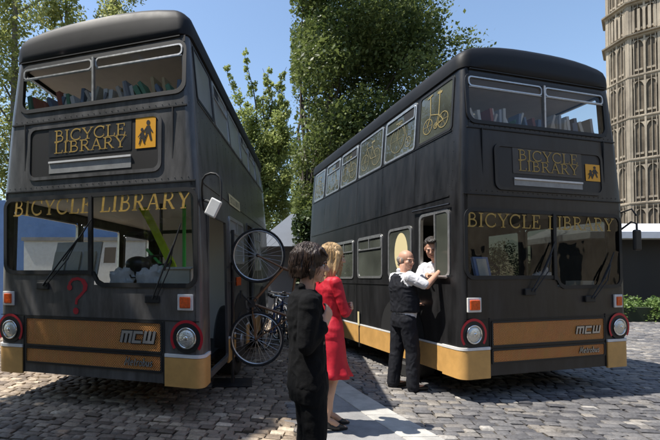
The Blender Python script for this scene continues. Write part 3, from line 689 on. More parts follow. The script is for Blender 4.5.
    # wheels, arches
    for s2 in (-1,1):
        for y in ((1.99,4.35) if b=='L' else (1.25,4.3)):
            wc=Vector((s2*(wz(.5)-.16),y,.49-D['loc'][2]-y*math.sin(D['rot'][0])))
            f=MB(); f.disc(wc-Vector((s2*.14,0,0)),(s2,0,0),.49,n=36,h=.27); wh=part(f,'wheel',tyrem,smooth=40,bevel=.03)
            f=MB(); f.disc(wc+Vector((s2*.131,0,0)),(s2,0,0),.30,n=30,h=.012,R2=.27); f.disc(wc+Vector((s2*.143,0,0)),(s2,0,0),.12,n=20,h=.05,R2=.09); part(f,'rim',rimm,wh,smooth=40)
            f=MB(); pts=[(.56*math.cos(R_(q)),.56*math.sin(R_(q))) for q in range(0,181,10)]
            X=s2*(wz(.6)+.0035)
            f.poly([(X,y+px,.62 + pz*.92) for px,pz in pts]); part(f,'wheel_arch',dark)  # flat dark plate standing for the shaded hollow of the arch
            if b=='L' and s2==s:
                f=MB(); f.disc(Vector((X+s2*.002,y,.50)),(s2,0,0),.36,n=30,h=.01); part(f,'hub_cap',tyrem,bevel=.004)
    # underside and interior
    f=MB(); f.box((-1.05,.25,.36),(1.05,LEN-.2,.42)); part(f,'chassis',dark)
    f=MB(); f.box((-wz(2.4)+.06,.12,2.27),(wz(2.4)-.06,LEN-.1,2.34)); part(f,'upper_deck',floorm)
    f=MB(); W=wz(ZT)-.05; f.box((-W,.14,ZT-.035-(.0)),(W,LEN-.15,ZT-.01)); ce=part(f,'ceiling',beige) if not D['roofdrop']>.1 else None
    if ce is None:
        f=MB(); f.add([(-W,.14,ZT-.02),(W,.14,ZT-.02),(W,LEN-.15,ZT-.2),(-W,LEN-.15,ZT-.2)],[(0,1,2,3)]); part(f,'ceiling',beige)
    f=MB()
    if b=='L': f.box((-.55,1.7,2.34),(1.0,1.74,ZT-.09))
    else: f.box((-1.0,2.9,2.34),(.35,2.94,ZT-.05))
    part(f,'cabin_partition',beige)
    f=MB(); f.box((-wz(3.1)+.06,.10,uw[2]-.06),(wz(3.1)-.06,.42,uw[2]-.03)); part(f,'book_ledge',dark)
    f=MB(); f.box((-1.1,.12,lw[3]-.10),(1.1,.45,lw[3]-.03)); part(f,'dashboard',floorm if b=='L' else dark)  # left bus dashboard and partition made pale to lighten its windscreen
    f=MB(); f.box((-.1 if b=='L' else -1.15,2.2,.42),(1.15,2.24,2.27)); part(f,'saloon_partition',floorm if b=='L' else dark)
    return root,D,xf
busL,DL,xL=build_bus('L','black double decker library bus on the left with a red question mark on its front')
busR,DR,xR=build_bus('R','black double decker library bus on the right with gold bicycles on its side windows')
def busw(b,p):
    D=DIM[b]; M=Matrix.Translation(D['loc'])@Euler(D['rot']).to_matrix().to_4x4()
    return M@Vector((p[0]+D['sh']*p[1],p[1],p[2]))
# question mark
f=MB(); fn=lambda u,z,o:(u,-.004-o,z)
q=[(-.285,1.275),(-.285,1.32),(-.25,1.358),(-.185,1.37),(-.12,1.352),(-.085,1.30),(-.095,1.245),(-.15,1.19),(-.195,1.15),(-.205,1.095)]
put_stroke(f,[(a,c) for a,c in q],.030,fn); put_stroke(f,q[4:7],.052,fn)
f.poly([fn(-.285+.033*math.cos(R_(k)),1.275+.033*math.sin(R_(k)),.0035) for k in range(0,360,30)])
f.poly([fn(-.205+.036*math.cos(R_(k)),1.025+.036*math.sin(R_(k)),.0035) for k in range(0,360,30)])
f.build('question_mark',red,busL,xf=xL)
# mirrors
def tubew(mb,pts,r): mb.tube(pts,r,8)
f=MB(); f.tube([(1.235,.10,2.05),(1.24,.03,2.15),(1.252,-.03,2.24),(1.275,-.08,2.31),(1.315,-.105,2.345),(1.37,-.12,2.355),(1.42,-.12,2.345),(1.455,-.12,2.315),(1.472,-.12,2.26),(1.474,-.12,2.18),(1.47,-.12,2.1)],.011,8); f.tube([(1.235,.08,2.15),(1.34,-.08,2.10),(1.42,-.12,2.06)],.016,8)
mr=f.build('mirror_arm',rubber,busL,xf=xL,smooth=60)
f=MB(); f.obox((1.40,-.14,2.03),(.115,.04,.165),Euler((0,R_(28),0)).to_matrix()); f.build('mirror_head',white,mr,xf=xL,bevel=.012)
f=MB(); f.tube([(1.22,.05,1.98),(1.27,-.06,2.08),(1.30,-.10,2.05),(1.30,-.10,1.95)],.012,8); f.tube([(1.22,.05,2.2),(1.28,-.06,2.24),(1.30,-.10,2.15)],.01,8)
mr=f.build('mirror_arm',rubber,busR,xf=xR,smooth=60)
f=MB(); f.box((1.24,-.12,1.72),(1.36,-.08,1.98)); f.build('mirror_head',rubber,mr,xf=xR,bevel=.02)

# ------------------------------------------------------------------ books and things inside the buses
bookcols=[(.70,.67,.6),(.5,.51,.53),(.2,.25,.34),(.4,.14,.1),(.16,.34,.22),(.8,.78,.74),(.55,.42,.24),(.3,.3,.33),(.65,.58,.5)]
bookm=[mat('book_cover',c,.55) for c in bookcols]; pagem=mat('book_pages',(.68,.64,.55),.8)
bname=['cream','grey','navy','maroon','green','white','tan','charcoal','buff']
def books(b,u0,u1,y,z,n,side_name,seed):
    r=random.Random(seed); D=DIM[b]; u=u0; k=0
    M0=Euler(D['rot']).to_matrix()
    while u<u1 and k<n:
        ci=r.randrange(9); t=r.uniform(.022,.05); h=r.uniform(.18,.27); d=r.uniform(.13,.18); lean=r.choice([0,.1,-.25,-.4,.35,-.15,-.5])
        P=busw(b,(u+abs(math.sin(lean))*h*.5,y+r.uniform(0,.05),z))
        o=thing('book','%s book leaning in the upper front window of the %s bus'%(bname[ci],side_name),'book',P,D['rot'],group='books in the upper window of the %s bus'%side_name)
        M=Matrix.Rotation(lean,3,'Y')
        m=MB(); 
        for s in(-1,1): m.obox(M@Vector((s*(t/2),0,h/2+.0)),(.004,d,h),M)
        m.obox(M@Vector((0,-d/2,h/2)),(t,.004,h),M); m.build('cover',bookm[ci],o)
        m=MB(); m.obox(M@Vector((0,.004,h/2)),(t-.006,d-.012,h-.012),M); m.build('pages',pagem,o)
        u+=t+.012+(abs(math.sin(lean))*h*.55 if r.random()<.4 else 0)+(r.random()<.15)*.05; k+=1
books('L',-.90,.98,.17,DL['uw'][2]-.03,34,'left',5)
books('R',-1.02,.93,.17,DR['uw'][2]-.03,34,'right',11)
def inbus(b,name,label,cat,p,build,group=None):
    o=thing(name,label,cat,busw(b,p),DIM[b]['rot'],group); build(o); return o
def b_rack(o):
    m=MB(); m.obox((0,.02,.2),(.62,.02,.46),Euler((R_(-15),0,0)).to_matrix()); m.build('panel',white,o)
    for i in range(3):
        m=MB(); m.obox((-.2+.2*i,-.03,.18),(.16,.015,.27),Euler((R_(-15),0,0)).to_matrix()); m.build('leaflet',pagem,o)
inbus('L','leaflet_rack','white leaflet rack behind the left pane of the left bus windscreen','leaflet rack',(-.42,.30,1.36),b_rack)
def b_wheel(o):
    m=MB(); m.ring((0,0,.0),(0,-.5,.85),.21,.016,30,8); m.tube([(-.2,0,0),(.2,0,0)],.012,6); m.build('rim',rubber,o,smooth=60)
    m=MB(); m.tube([(0,0,0),(0,.12,-.18)],.03,8); m.build('column',rubber,o)
inbus('L','steering_wheel','black steering wheel behind the right pane of the left bus windscreen','steering wheel',(.52,.42,1.52),b_wheel)
inbus('R','steering_wheel','black steering wheel behind the windscreen of the right bus','steering wheel',(-.62,.42,1.55),b_wheel)
hiv=mat('hi_vis_yellow',(.55,.75,.04),.6,noise=.1,nscale=20); grn=mat('green_pole_paint',(.05,.5,.08),.4); peach=mat('peach_card',(.75,.5,.33),.7); purp=mat('purple_plastic',(.45,.1,.6),.4)
def b_sash(o):
    m=MB(); m.loft([[(x-.05,-.012,z),(x+.05,-.012,z),(x+.05,.012,z),(x-.05,.012,z)] for x,z in ((0,.75),(.1,.6),(.22,.38),(.36,.12),(.4,0))]); m.build('band',hiv,o,smooth=50)
inbus('L','safety_sash','bright yellow safety sash hanging inside the left bus windscreen','safety sash',(.36,.5,1.42),b_sash)
def b_poles(o):
    m=MB(); m.tube([(.42,0,-.1),(.42,0,.75)],.022,8); m.build('upright',grn,o)
    m=MB(); m.tube([(-.05,-.02,.25),(.42,-.02,-.2)],.018,8); m.build('brace',grn,o)
inbus('L','grab_pole','green grab pole with a slanting brace inside the left bus','grab pole',(.42,.62,1.45),b_poles)
def b_card(o):
    m=MB(); m.obox((0,0,.09),(.14,.006,.17),Euler((R_(-8),0,0)).to_matrix()); m.build('sheet',peach,o)
inbus('L','peach_card','peach coloured card propped behind the left bus windscreen','card',(.12,.16,1.53),b_card)
def b_bag(o):
    m=MB(); m.ell((0,0,.09),(.15,.09,.11),None,26,18); m.ell((.07,0,.15),(.08,.06,.08),None,20,14)
    m.v=[tuple(Vector(p)*(1+.28*noise.noise(Vector(p)*17+o.location)+.12*noise.noise(Vector(p)*45))) for p in m.v]; m.build('sack',whitecloth,o,smooth=25)
inbus('L','plastic_bag','crumpled pale bag on the dashboard of the left bus','bag',(.22,.26,1.275),b_bag)
inbus('L','plastic_bag','crumpled pale bag beside the steering wheel of the left bus','bag',(.56,.24,1.275),b_bag)
inbus('R','plastic_bag','crumpled white bag on the dashboard of the right bus','bag',(.18,.26,1.255),b_bag)
def b_box(o):
    m=MB(); m.obox((0,0,.10),(.30,.16,.2),Euler((0,0,.2)).to_matrix()); m.build('carton',pagem,o,bevel=.005)
    m=MB(); m.obox((.02,-.01,.205),(.31,.17,.012),Euler((.06,0,.2)).to_matrix()); m.build('lid',white,o)
inbus('L','paper_box','open pale box of papers on the dashboard of the left bus','box',(.88,.28,1.275),b_box)
def b_helmet(o):
    m=MB(); m.ell((0,0,.06),(.15,.11,.09),None,20,12); m.build('shell',badgeblk,o,smooth=60)
    m=MB(); m.tube([(-.1,-.05,.0),(-.03,-.09,-.08),(.05,-.09,-.08),(.1,-.05,.0)],.008,6); m.build('chin_strap',rubber,o)
inbus('L','cycle_helmet','black cycle helmet lying on the bags inside the left bus','helmet',(.40,.30,1.46),b_helmet)
def b_bar(o):
    m=MB(); m.tube([(-.5,0,0),(.5,0,0)],.022,8); m.build('bar',rubber,o)
    m=MB(); m.tube([(-.02,.02,-.62),(-.02,.02,.36)],.02,8); m.build('post',rubber,o)
inbus('L','hand_rail','black hand rail crossing a post behind the left bus windscreen','rail',(.46,.85,1.92),b_bar)
bluem=mat('blue_cover',(.25,.35,.65),.5)
def b_blue(o):
    m=MB(); m.obox((0,0,.13),(.25,.03,.26),Euler((R_(-12),0,R_(8))).to_matrix()); m.build('cover',bluem,o)
    m=MB(); m.obox((0,-.018,.14),(.16,.006,.2),Euler((R_(-12),0,R_(8))).to_matrix()); m.build('picture',white,o)
inbus('R','picture_book','blue and white picture book propped behind the right bus windscreen','book',(-.82,.18,1.38),b_blue)
def b_papers(o):
    m=MB(); m.obox((0,0,.012),(.3,.2,.02),Euler((0,0,.2)).to_matrix()); m.obox((.02,0,.034),(.28,.2,.02),Euler((0,0,-.1)).to_matrix()); m.obox((.3,0,.05),(.22,.2,.09),Euler((0,0,.1)).to_matrix()); m.build('stack',pagem,o)
inbus('R','paper_stack','stack of papers behind the right pane of the right bus windscreen','papers',(.45,.22,1.255),b_papers)

# ------------------------------------------------------------------ bicycles
def make_bike(name,label,loc,M,group=None,fcol=steelbike,sad=leather):
    """local: x forward, z up, wheels in the xz plane, origin under the bottom bracket"""
    o=bpy.data.objects.new(name,None); col.objects.link(o); o.matrix_world=Matrix.Translation(loc)@M.to_4x4(); tag(o,label,'bicycle',group)
    R=.345; rw=Vector((-.44,0,R)); fw=Vector((.60,0,R)); bb=Vector((0,0,.28)); st=Vector((-.16,0,.80)); hd=Vector((.40,0,.82)); hl=Vector((.45,0,.66))
    for c in (rw,fw):
        m=MB(); m.ring(c,(0,1,0),R-.013,.0125,40,8); wl=m.build('wheel',tyrem,o,smooth=60)
        m=MB(); m.ring(c,(0,1,0),R-.036,.012,40,6); m.build('rim',alu,wl,smooth=60)
        m=MB()
        for k in range(28):
            a=2*math.pi*k/28; d=Vector((math.cos(a),0,math.sin(a))); p=Vector((math.cos(a+.5*(-1)**k),0,math.sin(a+.5*(-1)**k)))
            m.tube([c+p*.02+Vector((0,.02*(-1)**(k//2),0)),c+d*(R-.045)],.0016,4,cap=False)
        m.build('spokes',spokem,wl)
        m=MB(); m.tube([c-Vector((0,.05,0)),c+Vector((0,.05,0))],.022,10); m.build('hub',steelbike,wl,smooth=60)
    m=MB()
    m.tube([bb,st],.017); m.tube([bb,hl],.020); m.tube([st+Vector((.02,0,-.05)),hd],.016); m.tube([hl,hd+Vector((-.02,0,.05))],.021)
    for s in(-1,1):
        m.tube([bb+Vector((0,.025*s,0)),rw+Vector((0,.06*s,0))],.011,6); m.tube([st+Vector((.01,.015*s,-.04)),rw+Vector((0,.06*s,0))],.009,6)
        m.tube([hl+Vector((.005,.02*s,-.01)),hl+Vector((.05,.05*s,-.10)),fw+Vector((0,.05*s,0))],.012,6)
    m.build('frame',fcol,o,smooth=60)
    m=MB(); m.tube([st,st+Vector((-.045,0,.16))],.013); m.build('seat_post',alu,o)
    m=MB(); c=st+Vector((-.05,0,.17)); m.loft([[c+Vector((x,w*math.cos(a),.02*math.sin(a)+z)) for a in [2*math.pi*i/10 for i in range(10)]] for x,w,z in ((-.13,.03,.015),(-.11,.075,.02),(-.04,.07,.015),(.04,.03,.01),(.13,.018,.012),(.145,.008,.005))]); m.build('saddle',sad,o,smooth=60)
    m=MB(); t=hd+Vector((-.03,0,.12)); m.tube([hd,t],.014); m.tube([t+Vector((-.10,-.28,.02)),t+Vector((.02,-.20,.03)),t+Vector((.05,-.06,.02)),t+Vector((.05,.06,.02)),t+Vector((.02,.20,.03)),t+Vector((-.10,.28,.02))],.012); hb=m.build('handlebar',chrome,o,smooth=60)
    m=MB()
    for s in(-1,1): m.tube([t+Vector((-.10,.28*s,.02)),t+Vector((-.02,.225*s,.028))],.018)
    m.build('grips',rubber,hb)
    m=MB(); m.ring(bb+Vector((0,.05,0)),(0,1,0),.085,.006,24,5); m.disc(bb+Vector((0,.045,0)),(0,1,0),.05,12,.01); m.tube([bb+Vector((0,.07,0)),bb+Vector((.12,.08,-.12))],.010,6); m.tube([bb-Vector((0,.07,0)),bb+Vector((-.12,-.08,.12))],.010,6); m.tube([bb-Vector((0,.05,0)),bb+Vector((0,.05,0))],.025)
    ck=m.build('crankset',steelbike,o,smooth=60)
    m=MB(); m.obox(bb+Vector((.12,.12,-.12)),(.09,.08,.02),Matrix.Identity(3)); m.obox(bb+Vector((-.12,-.12,.12)),(.09,.08,.02),Matrix.Identity(3)); m.build('pedals',rubber,ck)
    return o
# the display bicycle standing upright on its rear wheel: bike x -> up, bike z -> right
Pb=at(256.3,339,5.25)
Mv=Matrix(((0.02,0,1),(0,-1,0),(1,0,-0.02)))     # columns: images of x,y,z
Mv=Matrix.Rotation(R_(-8),3,'Z')@Mv
# rear hub (-.44,0,.345) must land on Pb
loc=Pb-(Mv@Vector((-.44,0,.345)))
make_bike('bicycle','black bicycle hung upright, one wheel above the other, beside the left bus',loc,Mv,fcol=mat('bike_bronze',(.20,.11,.06),.3,metal=.4))
o=thing('bicycle_stand','dark upright post holding the vertical bicycle beside the left bus','stand',(loc.x+.03,5.42,0))
m=MB(); m.tube([(0,0,0),(0,0,2.0)],.022); m.build('post',steelbike,o)
m=MB(); m.box((-.25,-.18,.022),(.25,.25,.036)); m.build('base',steelbike,o)
m=MB(); m.tube([(0,0,1.52),(0,-.10,1.52),(.0,-.17,1.50),(.0,-.17,1.54)],.012); m.tube([(0,0,.62),(.05,-.17,.62)],.012); m.build('hook',steelbike,o)
for i,(x,y,a,lab,c) in enumerate(((.42,9.0,95,'dark bicycle parked nearest behind the upright bicycle',steelbike),(.75,9.6,80,'red framed bicycle parked in front of the grey tent',mat('bike_red',(.3,.03,.03),.4)),(.55,10.6,100,'silver bicycle parked farthest back beside the grey tent',mat('bike_silver',(.4,.4,.42),.35,metal=.5)),(.95,8.9,75,'green bicycle parked between the upright bicycle and the right bus',mat('bike_green',(.05,.2,.08),.4)),(.62,8.6,110,'white bicycle parked at an angle behind the upright bicycle',mat('bike_white',(.6,.6,.58),.4)),(.30,8.3,70,'blue bicycle parked right behind the rear of the left bus',mat('bike_blue',(.05,.08,.2),.4)))):
    make_bike('bicycle',lab,(x+.12,y,.022),Matrix.Rotation(R_(a),3,'Z')@Matrix.Rotation(R_(6),3,'X'),fcol=c)

# ------------------------------------------------------------------ people
def remesh(mb,name,m,parent,voxel=.007,smooth=5,fac=.5,wr=None):
    me=bpy.data.meshes.new('tmp'); me.from_pydata(mb.v,[],mb.f)
    bm=bmesh.new(); bm.from_mesh(me); bmesh.ops.recalc_face_normals(bm,faces=bm.faces); bm.to_mesh(me); bm.free()
    o=bpy.data.objects.new('tmp',me); col.objects.link(o)
    r=o.modifiers.new('r','REMESH'); r.mode='VOXEL'; r.voxel_size=voxel
    s=o.modifiers.new('s','SMOOTH'); s.factor=fac; s.iterations=smooth
    dg=bpy.context.evaluated_depsgraph_get(); ev=o.evaluated_get(dg); me2=bpy.data.meshes.new_from_object(ev)
    bpy.data.objects.remove(o); bpy.data.meshes.remove(me)
    if wr:
        amp,fx,fz=wr; k=sum(map(ord,name))%97
        ns=[v.normal.copy() for v in me2.vertices]
        for v,nn in zip(me2.vertices,ns):
            p=V((v.co.x*fx+k,v.co.y*fx,v.co.z*fz)); w_=noise.noise(p+V((noise.noise(v.co*9),0,noise.noise(v.co*7+V((3,1,2)))))*1.2); v.co+=nn*amp*((1-abs(w_)*2.2)+.5*noise.noise(p*2.3)-.4)
    me2.name=name; me2.materials.clear(); me2.materials.append(m); me2.polygons.foreach_set('use_smooth',[True]*len(me2.polygons))
    o2=bpy.data.objects.new(name,me2); col.objects.link(o2); o2.parent=parent; return o2
V=Vector
def ovals(mb,secs,n=20):
    """closed loft of ellipses: (centre, rx, ry, yaw)"""
    rings=[]
    for c,rx,ry,yaw in secs:
        c=V(c); ca,sa=math.cos(yaw),math.sin(yaw); rg=[]
        for i in range(n):
            a=2*math.pi*i/n; x,y=rx*math.cos(a),ry*math.sin(a); rg.append(c+V((ca*x-sa*y,sa*x+ca*y,0)))
        rings.append(rg)
    mb.loft(rings)
def head(mb,c,M,hs=1.0,male=True):
    """c: head centre; local +x is the face"""
    p=lambda x,y,z:V(c)+M@V((x,y,z))*hs
    E=lambda x,y,z,rx,ry,rz: mb.ell(p(x,y,z),(rx*hs,ry*hs,rz*hs),M,16,12)
    E(-.012,0,.035,.098,.077,.088); E(.018,0,-.03,.074,.062,.085); E(.045,0,-.075,.042,.046,.035 if male else .03)
    E(.078,0,.022,.018,.052,.014)                       # brow
    mb.cone(p(.088,0,.015),.010*hs,p(.108,0,-.022),.014*hs,10); E(.096,.013,-.026,.012,.009,.008); E(.096,-.013,-.026,.012,.009,.008)
    E(.082,0,-.058,.014,.026,.010); E(.080,0,-.086,.016,.022,.015)
    for s in(-1,1): E(.062,.036*s,-.022,.026,.024,.026); E(-.008,.077*s,-.005,.020,.010,.032)
def face(parent,c,M,hs=1.0):
    p=lambda x,y,z:V(c)+M@V((x,y,z))*hs
    for s in(-1,1):
        m=MB(); m.ell(p(.076,.030*s,.004),(.012*hs,.014*hs,.009*hs),M,12,8); e=m.build('eye',eyew,parent,smooth=60)
        m=MB(); m.ell(p(.0855,.030*s,.004),(.004*hs,.0062*hs,.0062*hs),M,10,6); m.build('iris',eyed,e,smooth=60)
        m=MB(); m.tube([p(.080,.050*s,.019),p(.094,.032*s,.024),p(.096,.014*s,.020)],.0042*hs,6); m.build('eyebrow',hairdark,parent,smooth=60)
    m=MB(); m.ell(p(.092,0,-.060),(.007*hs,.021*hs,.006*hs),M,12,8); m.build('mouth',lip,parent,smooth=60)
def hand(mb,wr,d,nrm,side,curl=.35,hs=1.0,point=False):
    """wrist, direction of the fingers, palm normal (towards palm), side=+1 if the thumb is at d x nrm"""
    wr=V(wr); d=V(d).normalized(); nrm=V(nrm); nrm=(nrm-d*nrm.dot(d)).normalized(); t=d.cross(nrm).normalized()*side
    lens=[.072,.082,.076,.060]; 
    for i in range(4):
        o=(.030-.02*i)
        k0=wr+d*.085*hs+t*o*hs
        mb.cone(wr+t*o*.6*hs,.014*hs,k0,.0115*hs,10)
        L=lens[i]*hs; dirr=d.copy(); pnt=k0; c=curl*(1+.12*i)
        if point and i==0: c=.05
        if point and i>0: c=1.05
        for j,(fr,r0,r1) in enumerate(((.45,.0098,.009),(.31,.009,.0082),(.24,.0082,.007))):
            ang=c*(j+.6 if not point else 1); dd=(d*math.cos(ang)+nrm*math.sin(ang)) if not(point and i>0) else (d*math.cos(c*(j+1))+nrm*math.sin(c*(j+1)))
            q=pnt+dd*L*fr; mb.cone(pnt,r0*hs,q,r1*hs,8); pnt=q
    th0=wr+d*.025*hs+t*.03*hs+nrm*.008*hs; th1=th0+(d*.55+t*.7+nrm*.3).normalized()*.04*hs; th2=th1+(d*.85+t*.25+nrm*.35).normalized()*.034*hs
    mb.cone(th0,.014*hs,th1,.0105*hs,8); mb.cone(th1,.0105*hs,th2,.008*hs,8)
def limb(mb,pts,rs):
    for a,b_,r0,r1 in zip(pts,pts[1:],rs,rs[1:]): mb.cone(a,r0,b_,r1)
def mirror_y(p): return (p[0],-p[1],p[2])

def strands(parent,hair,P,m,n,low,seed,front=.35):
    r=random.Random(seed); mb=MB()
    for i in range(n):
        a=R_(r.uniform(0,360))
        if math.cos(a)>front and r.random()<.8: continue
        ex,ey=.106,.093; z1=low+r.gauss(0,.018); out=1.03+r.uniform(-.02,.05); pts=[]
        for t,k,z in ((.25,.25,.138),(.6,.66,.112),(.9,.93,.055),(1,1,0),(1,.97,z1*.5),(1,.86,z1)):
            tw=r.gauss(0,.004); pts.append(P(-.028+ex*k*out*math.cos(a)+tw,ey*k*out*math.sin(a)+r.gauss(0,.004),z))
        mb.tube(pts,[.0016,.0018,.0018,.0017,.0014,.0006],4,cap=False)
    mb.build('strands',m,hair,smooth=80)
# --- woman in the red dress: local x = the way she faces, y = her left
def woman():
    base=V((.71,3.80,.034)); yaw=R_(14)
    o=thing('person','woman with blonde hair in a knee length red dress and black heels, arms folded','person',base,(0,0,yaw),group='people beside the right bus')
    Z=lambda k:k
    b_=MB()
    hc=(.035,.0,1.535); HM=(Matrix.Rotation(R_(-8),3,'Z')@Matrix.Rotation(R_(6),3,'Y'))
    head(b_,hc,HM,.98,False); b_.cone((-.01,0,1.34),.052,(.015,0,1.47),.046)
    ovals(b_,[((-.01,0,1.37),.04,.06,0),((-.015,0,1.335),.075,.15,0),((-.01,0,1.25),.10,.165,0),((0,0,1.12),.105,.14,0),((-.01,0,1.02),.092,.122,0),((-.015,0,.92),.11,.16,0),((-.02,0,.82),.12,.172,0),((-.01,0,.72),.11,.16,0)])
    for s in(-1,1):
        hip=V((0,.085*s,.80)); kn=V((.025+(.015 if s>0 else -.02),.075*s,.485)); an=V((-.03+(.05 if s>0 else -.035),.065*s,.128))
        limb(b_,[hip,kn+V((0,0,.14)),kn,kn+V((-.02,0,-.06))],[.083,.066,.047,.043]); limb(b_,[kn+V((-.02,0,-.06)),kn.lerp(an,.42)+V((-.022,0,0)),an.lerp(kn,.22),an],[.043,.052,.033,.030])
        ft=an+V((.125,0,-.098)); limb(b_,[an+V((-.022,0,-.02)),an+V((.05,0,-.045)),ft],[.031,.030,.026]); limb(b_,[ft,ft+V((.05,0,-.005))],[.026,.016])
    sh=V((-.015,.165,1.315))
    # folded arms
    la=[V((-.015,.165,1.315)),V((.05,.20,1.06)),V((.17,.02,1.095))]; ra=[V((-.02,-.165,1.315)),V((.055,-.19,1.05)),V((.18,-.02,1.075))]
    for a in(la,ra): limb(b_,a,[.045,.036,.025])
    hand(b_,la[2],(.15,-.9,.1),(-1,0,0),1,.5,.92); hand(b_,ra[2],(.1,.9,.18),(-1,0,0),-1,.5,.92)
    remesh(b_,'body',skinleg,o,.006,4)
    # dress
    d=MB()
    ovals(d,[((-.012,0,1.362),.062,.12,0),((-.015,0,1.335),.085,.155,0),((-.01,0,1.25),.112,.170,0),((.005,0,1.13),.116,.148,0),((-.008,0,1.02),.096,.126,0),((-.015,0,.92),.120,.172,0),((-.017,0,.84),.128,.181,0),((-.014,0,.76),.122,.172,0),((-.012,0,.68),.105,.155,0)],28)
    for a in(la,ra): limb(d,[a[0],a[0].lerp(a[1],.5),a[1],a[1].lerp(a[2],.86)],[.052,.046,.040,.032])
    remesh(d,'dress',redcloth,o,.006,4,wr=(.003,11,9))
    k=MB(); rings=[]; n=72
    for zi,(z,rx,ry,fl) in enumerate(((.88,.108,.158,0),(.80,.1245,.1775,0),(.72,.134,.184,.000),(.64,.140,.187,.003),(.585,.150,.192,.008),(.53,.168,.205,.015),(.487,.186,.220,.022))):
        rings.append([V(((rx+fl*math.sin(9*a+.6*math.sin(2*a)))*math.cos(a)-.012,(ry+fl*math.sin(9*a+.6*math.sin(2*a)))*math.sin(a),z+.004*math.sin(5*a))) for a in [2*math.pi*i/n for i in range(n)]])
    k.loft(rings,cap=False); k.build('skirt',redcloth,o,smooth=60,solid=.004)
    # shoes
    for s in(-1,1):
        an=V((-.03+(.05 if s>0 else -.035),.065*s,.128)); sm=MB()
        h0=an+V((-.03,0,-.04)); t0=an+V((.125,0,-.098)); tip=an+V((.19,0,-.112))
        sm.cone(t0+V((-.02,0,.004)),.036,tip,.014,12); sm.cone(h0+V((-.004,0,-.002)),.037,h0+V((.03,0,-.018)),.036,12); sm.cone(h0+V((.0,0,-.028)),.026,t0+V((-.04,0,-.002)),.028,12); sm.cone(h0+V((-.014,0,-.03)),.015,V((h0.x-.02,h0.y,.007)),.008,8)
        remesh(sm,'shoe',leather,o,.005,2)
    # hair, shoulder length
    h=MB(); P=lambda x,y,z:V(hc)+HM@V((x,y,z))
    h.ell(P(-.024,0,.042),(.108,.092,.098),HM,20,14); h.ell(P(-.05,0,-.01),(.082,.092,.10),HM,18,12)
    ovals(h,[(P(-.045,0,.03),.075,.093,0),(P(-.055,0,-.06),.072,.098,0),(P(-.065,0,-.13),.062,.098,0),(P(-.07,0,-.19),.048,.088,0),(P(-.072,0,-.225),.028,.07,0)],22)
    for s in(-1,1): h.cone(P(.01,.085*s,.03),.032,P(-.005,.092*s,-.12),.022); h.cone(P(-.005,.092*s,-.12),.022,P(-.02,.085*s,-.19),.012)
    r=random.Random(4)
    for i in range(46):
        a=R_(r.uniform(70,290)); x0,y0=-.03+.088*math.cos(a),.09*math.sin(a)
        h.cone(P(x0*.9,y0*.9,.05),.010,P(x0-.012,y0*1.04,-.10+r.uniform(-.02,.02)),.011,6); h.cone(P(x0-.012,y0*1.04,-.10),.011,P(x0*.85-.03,y0*.95,-.20+r.uniform(-.035,.02)),.006,6)
    hr=remesh(h,'hair',hairblond,o,.0055,2,wr=(.0035,38,6)); strands(o,hr,P,hairblond,420,-.205,3)
    face(o,hc,HM,.98)
woman()
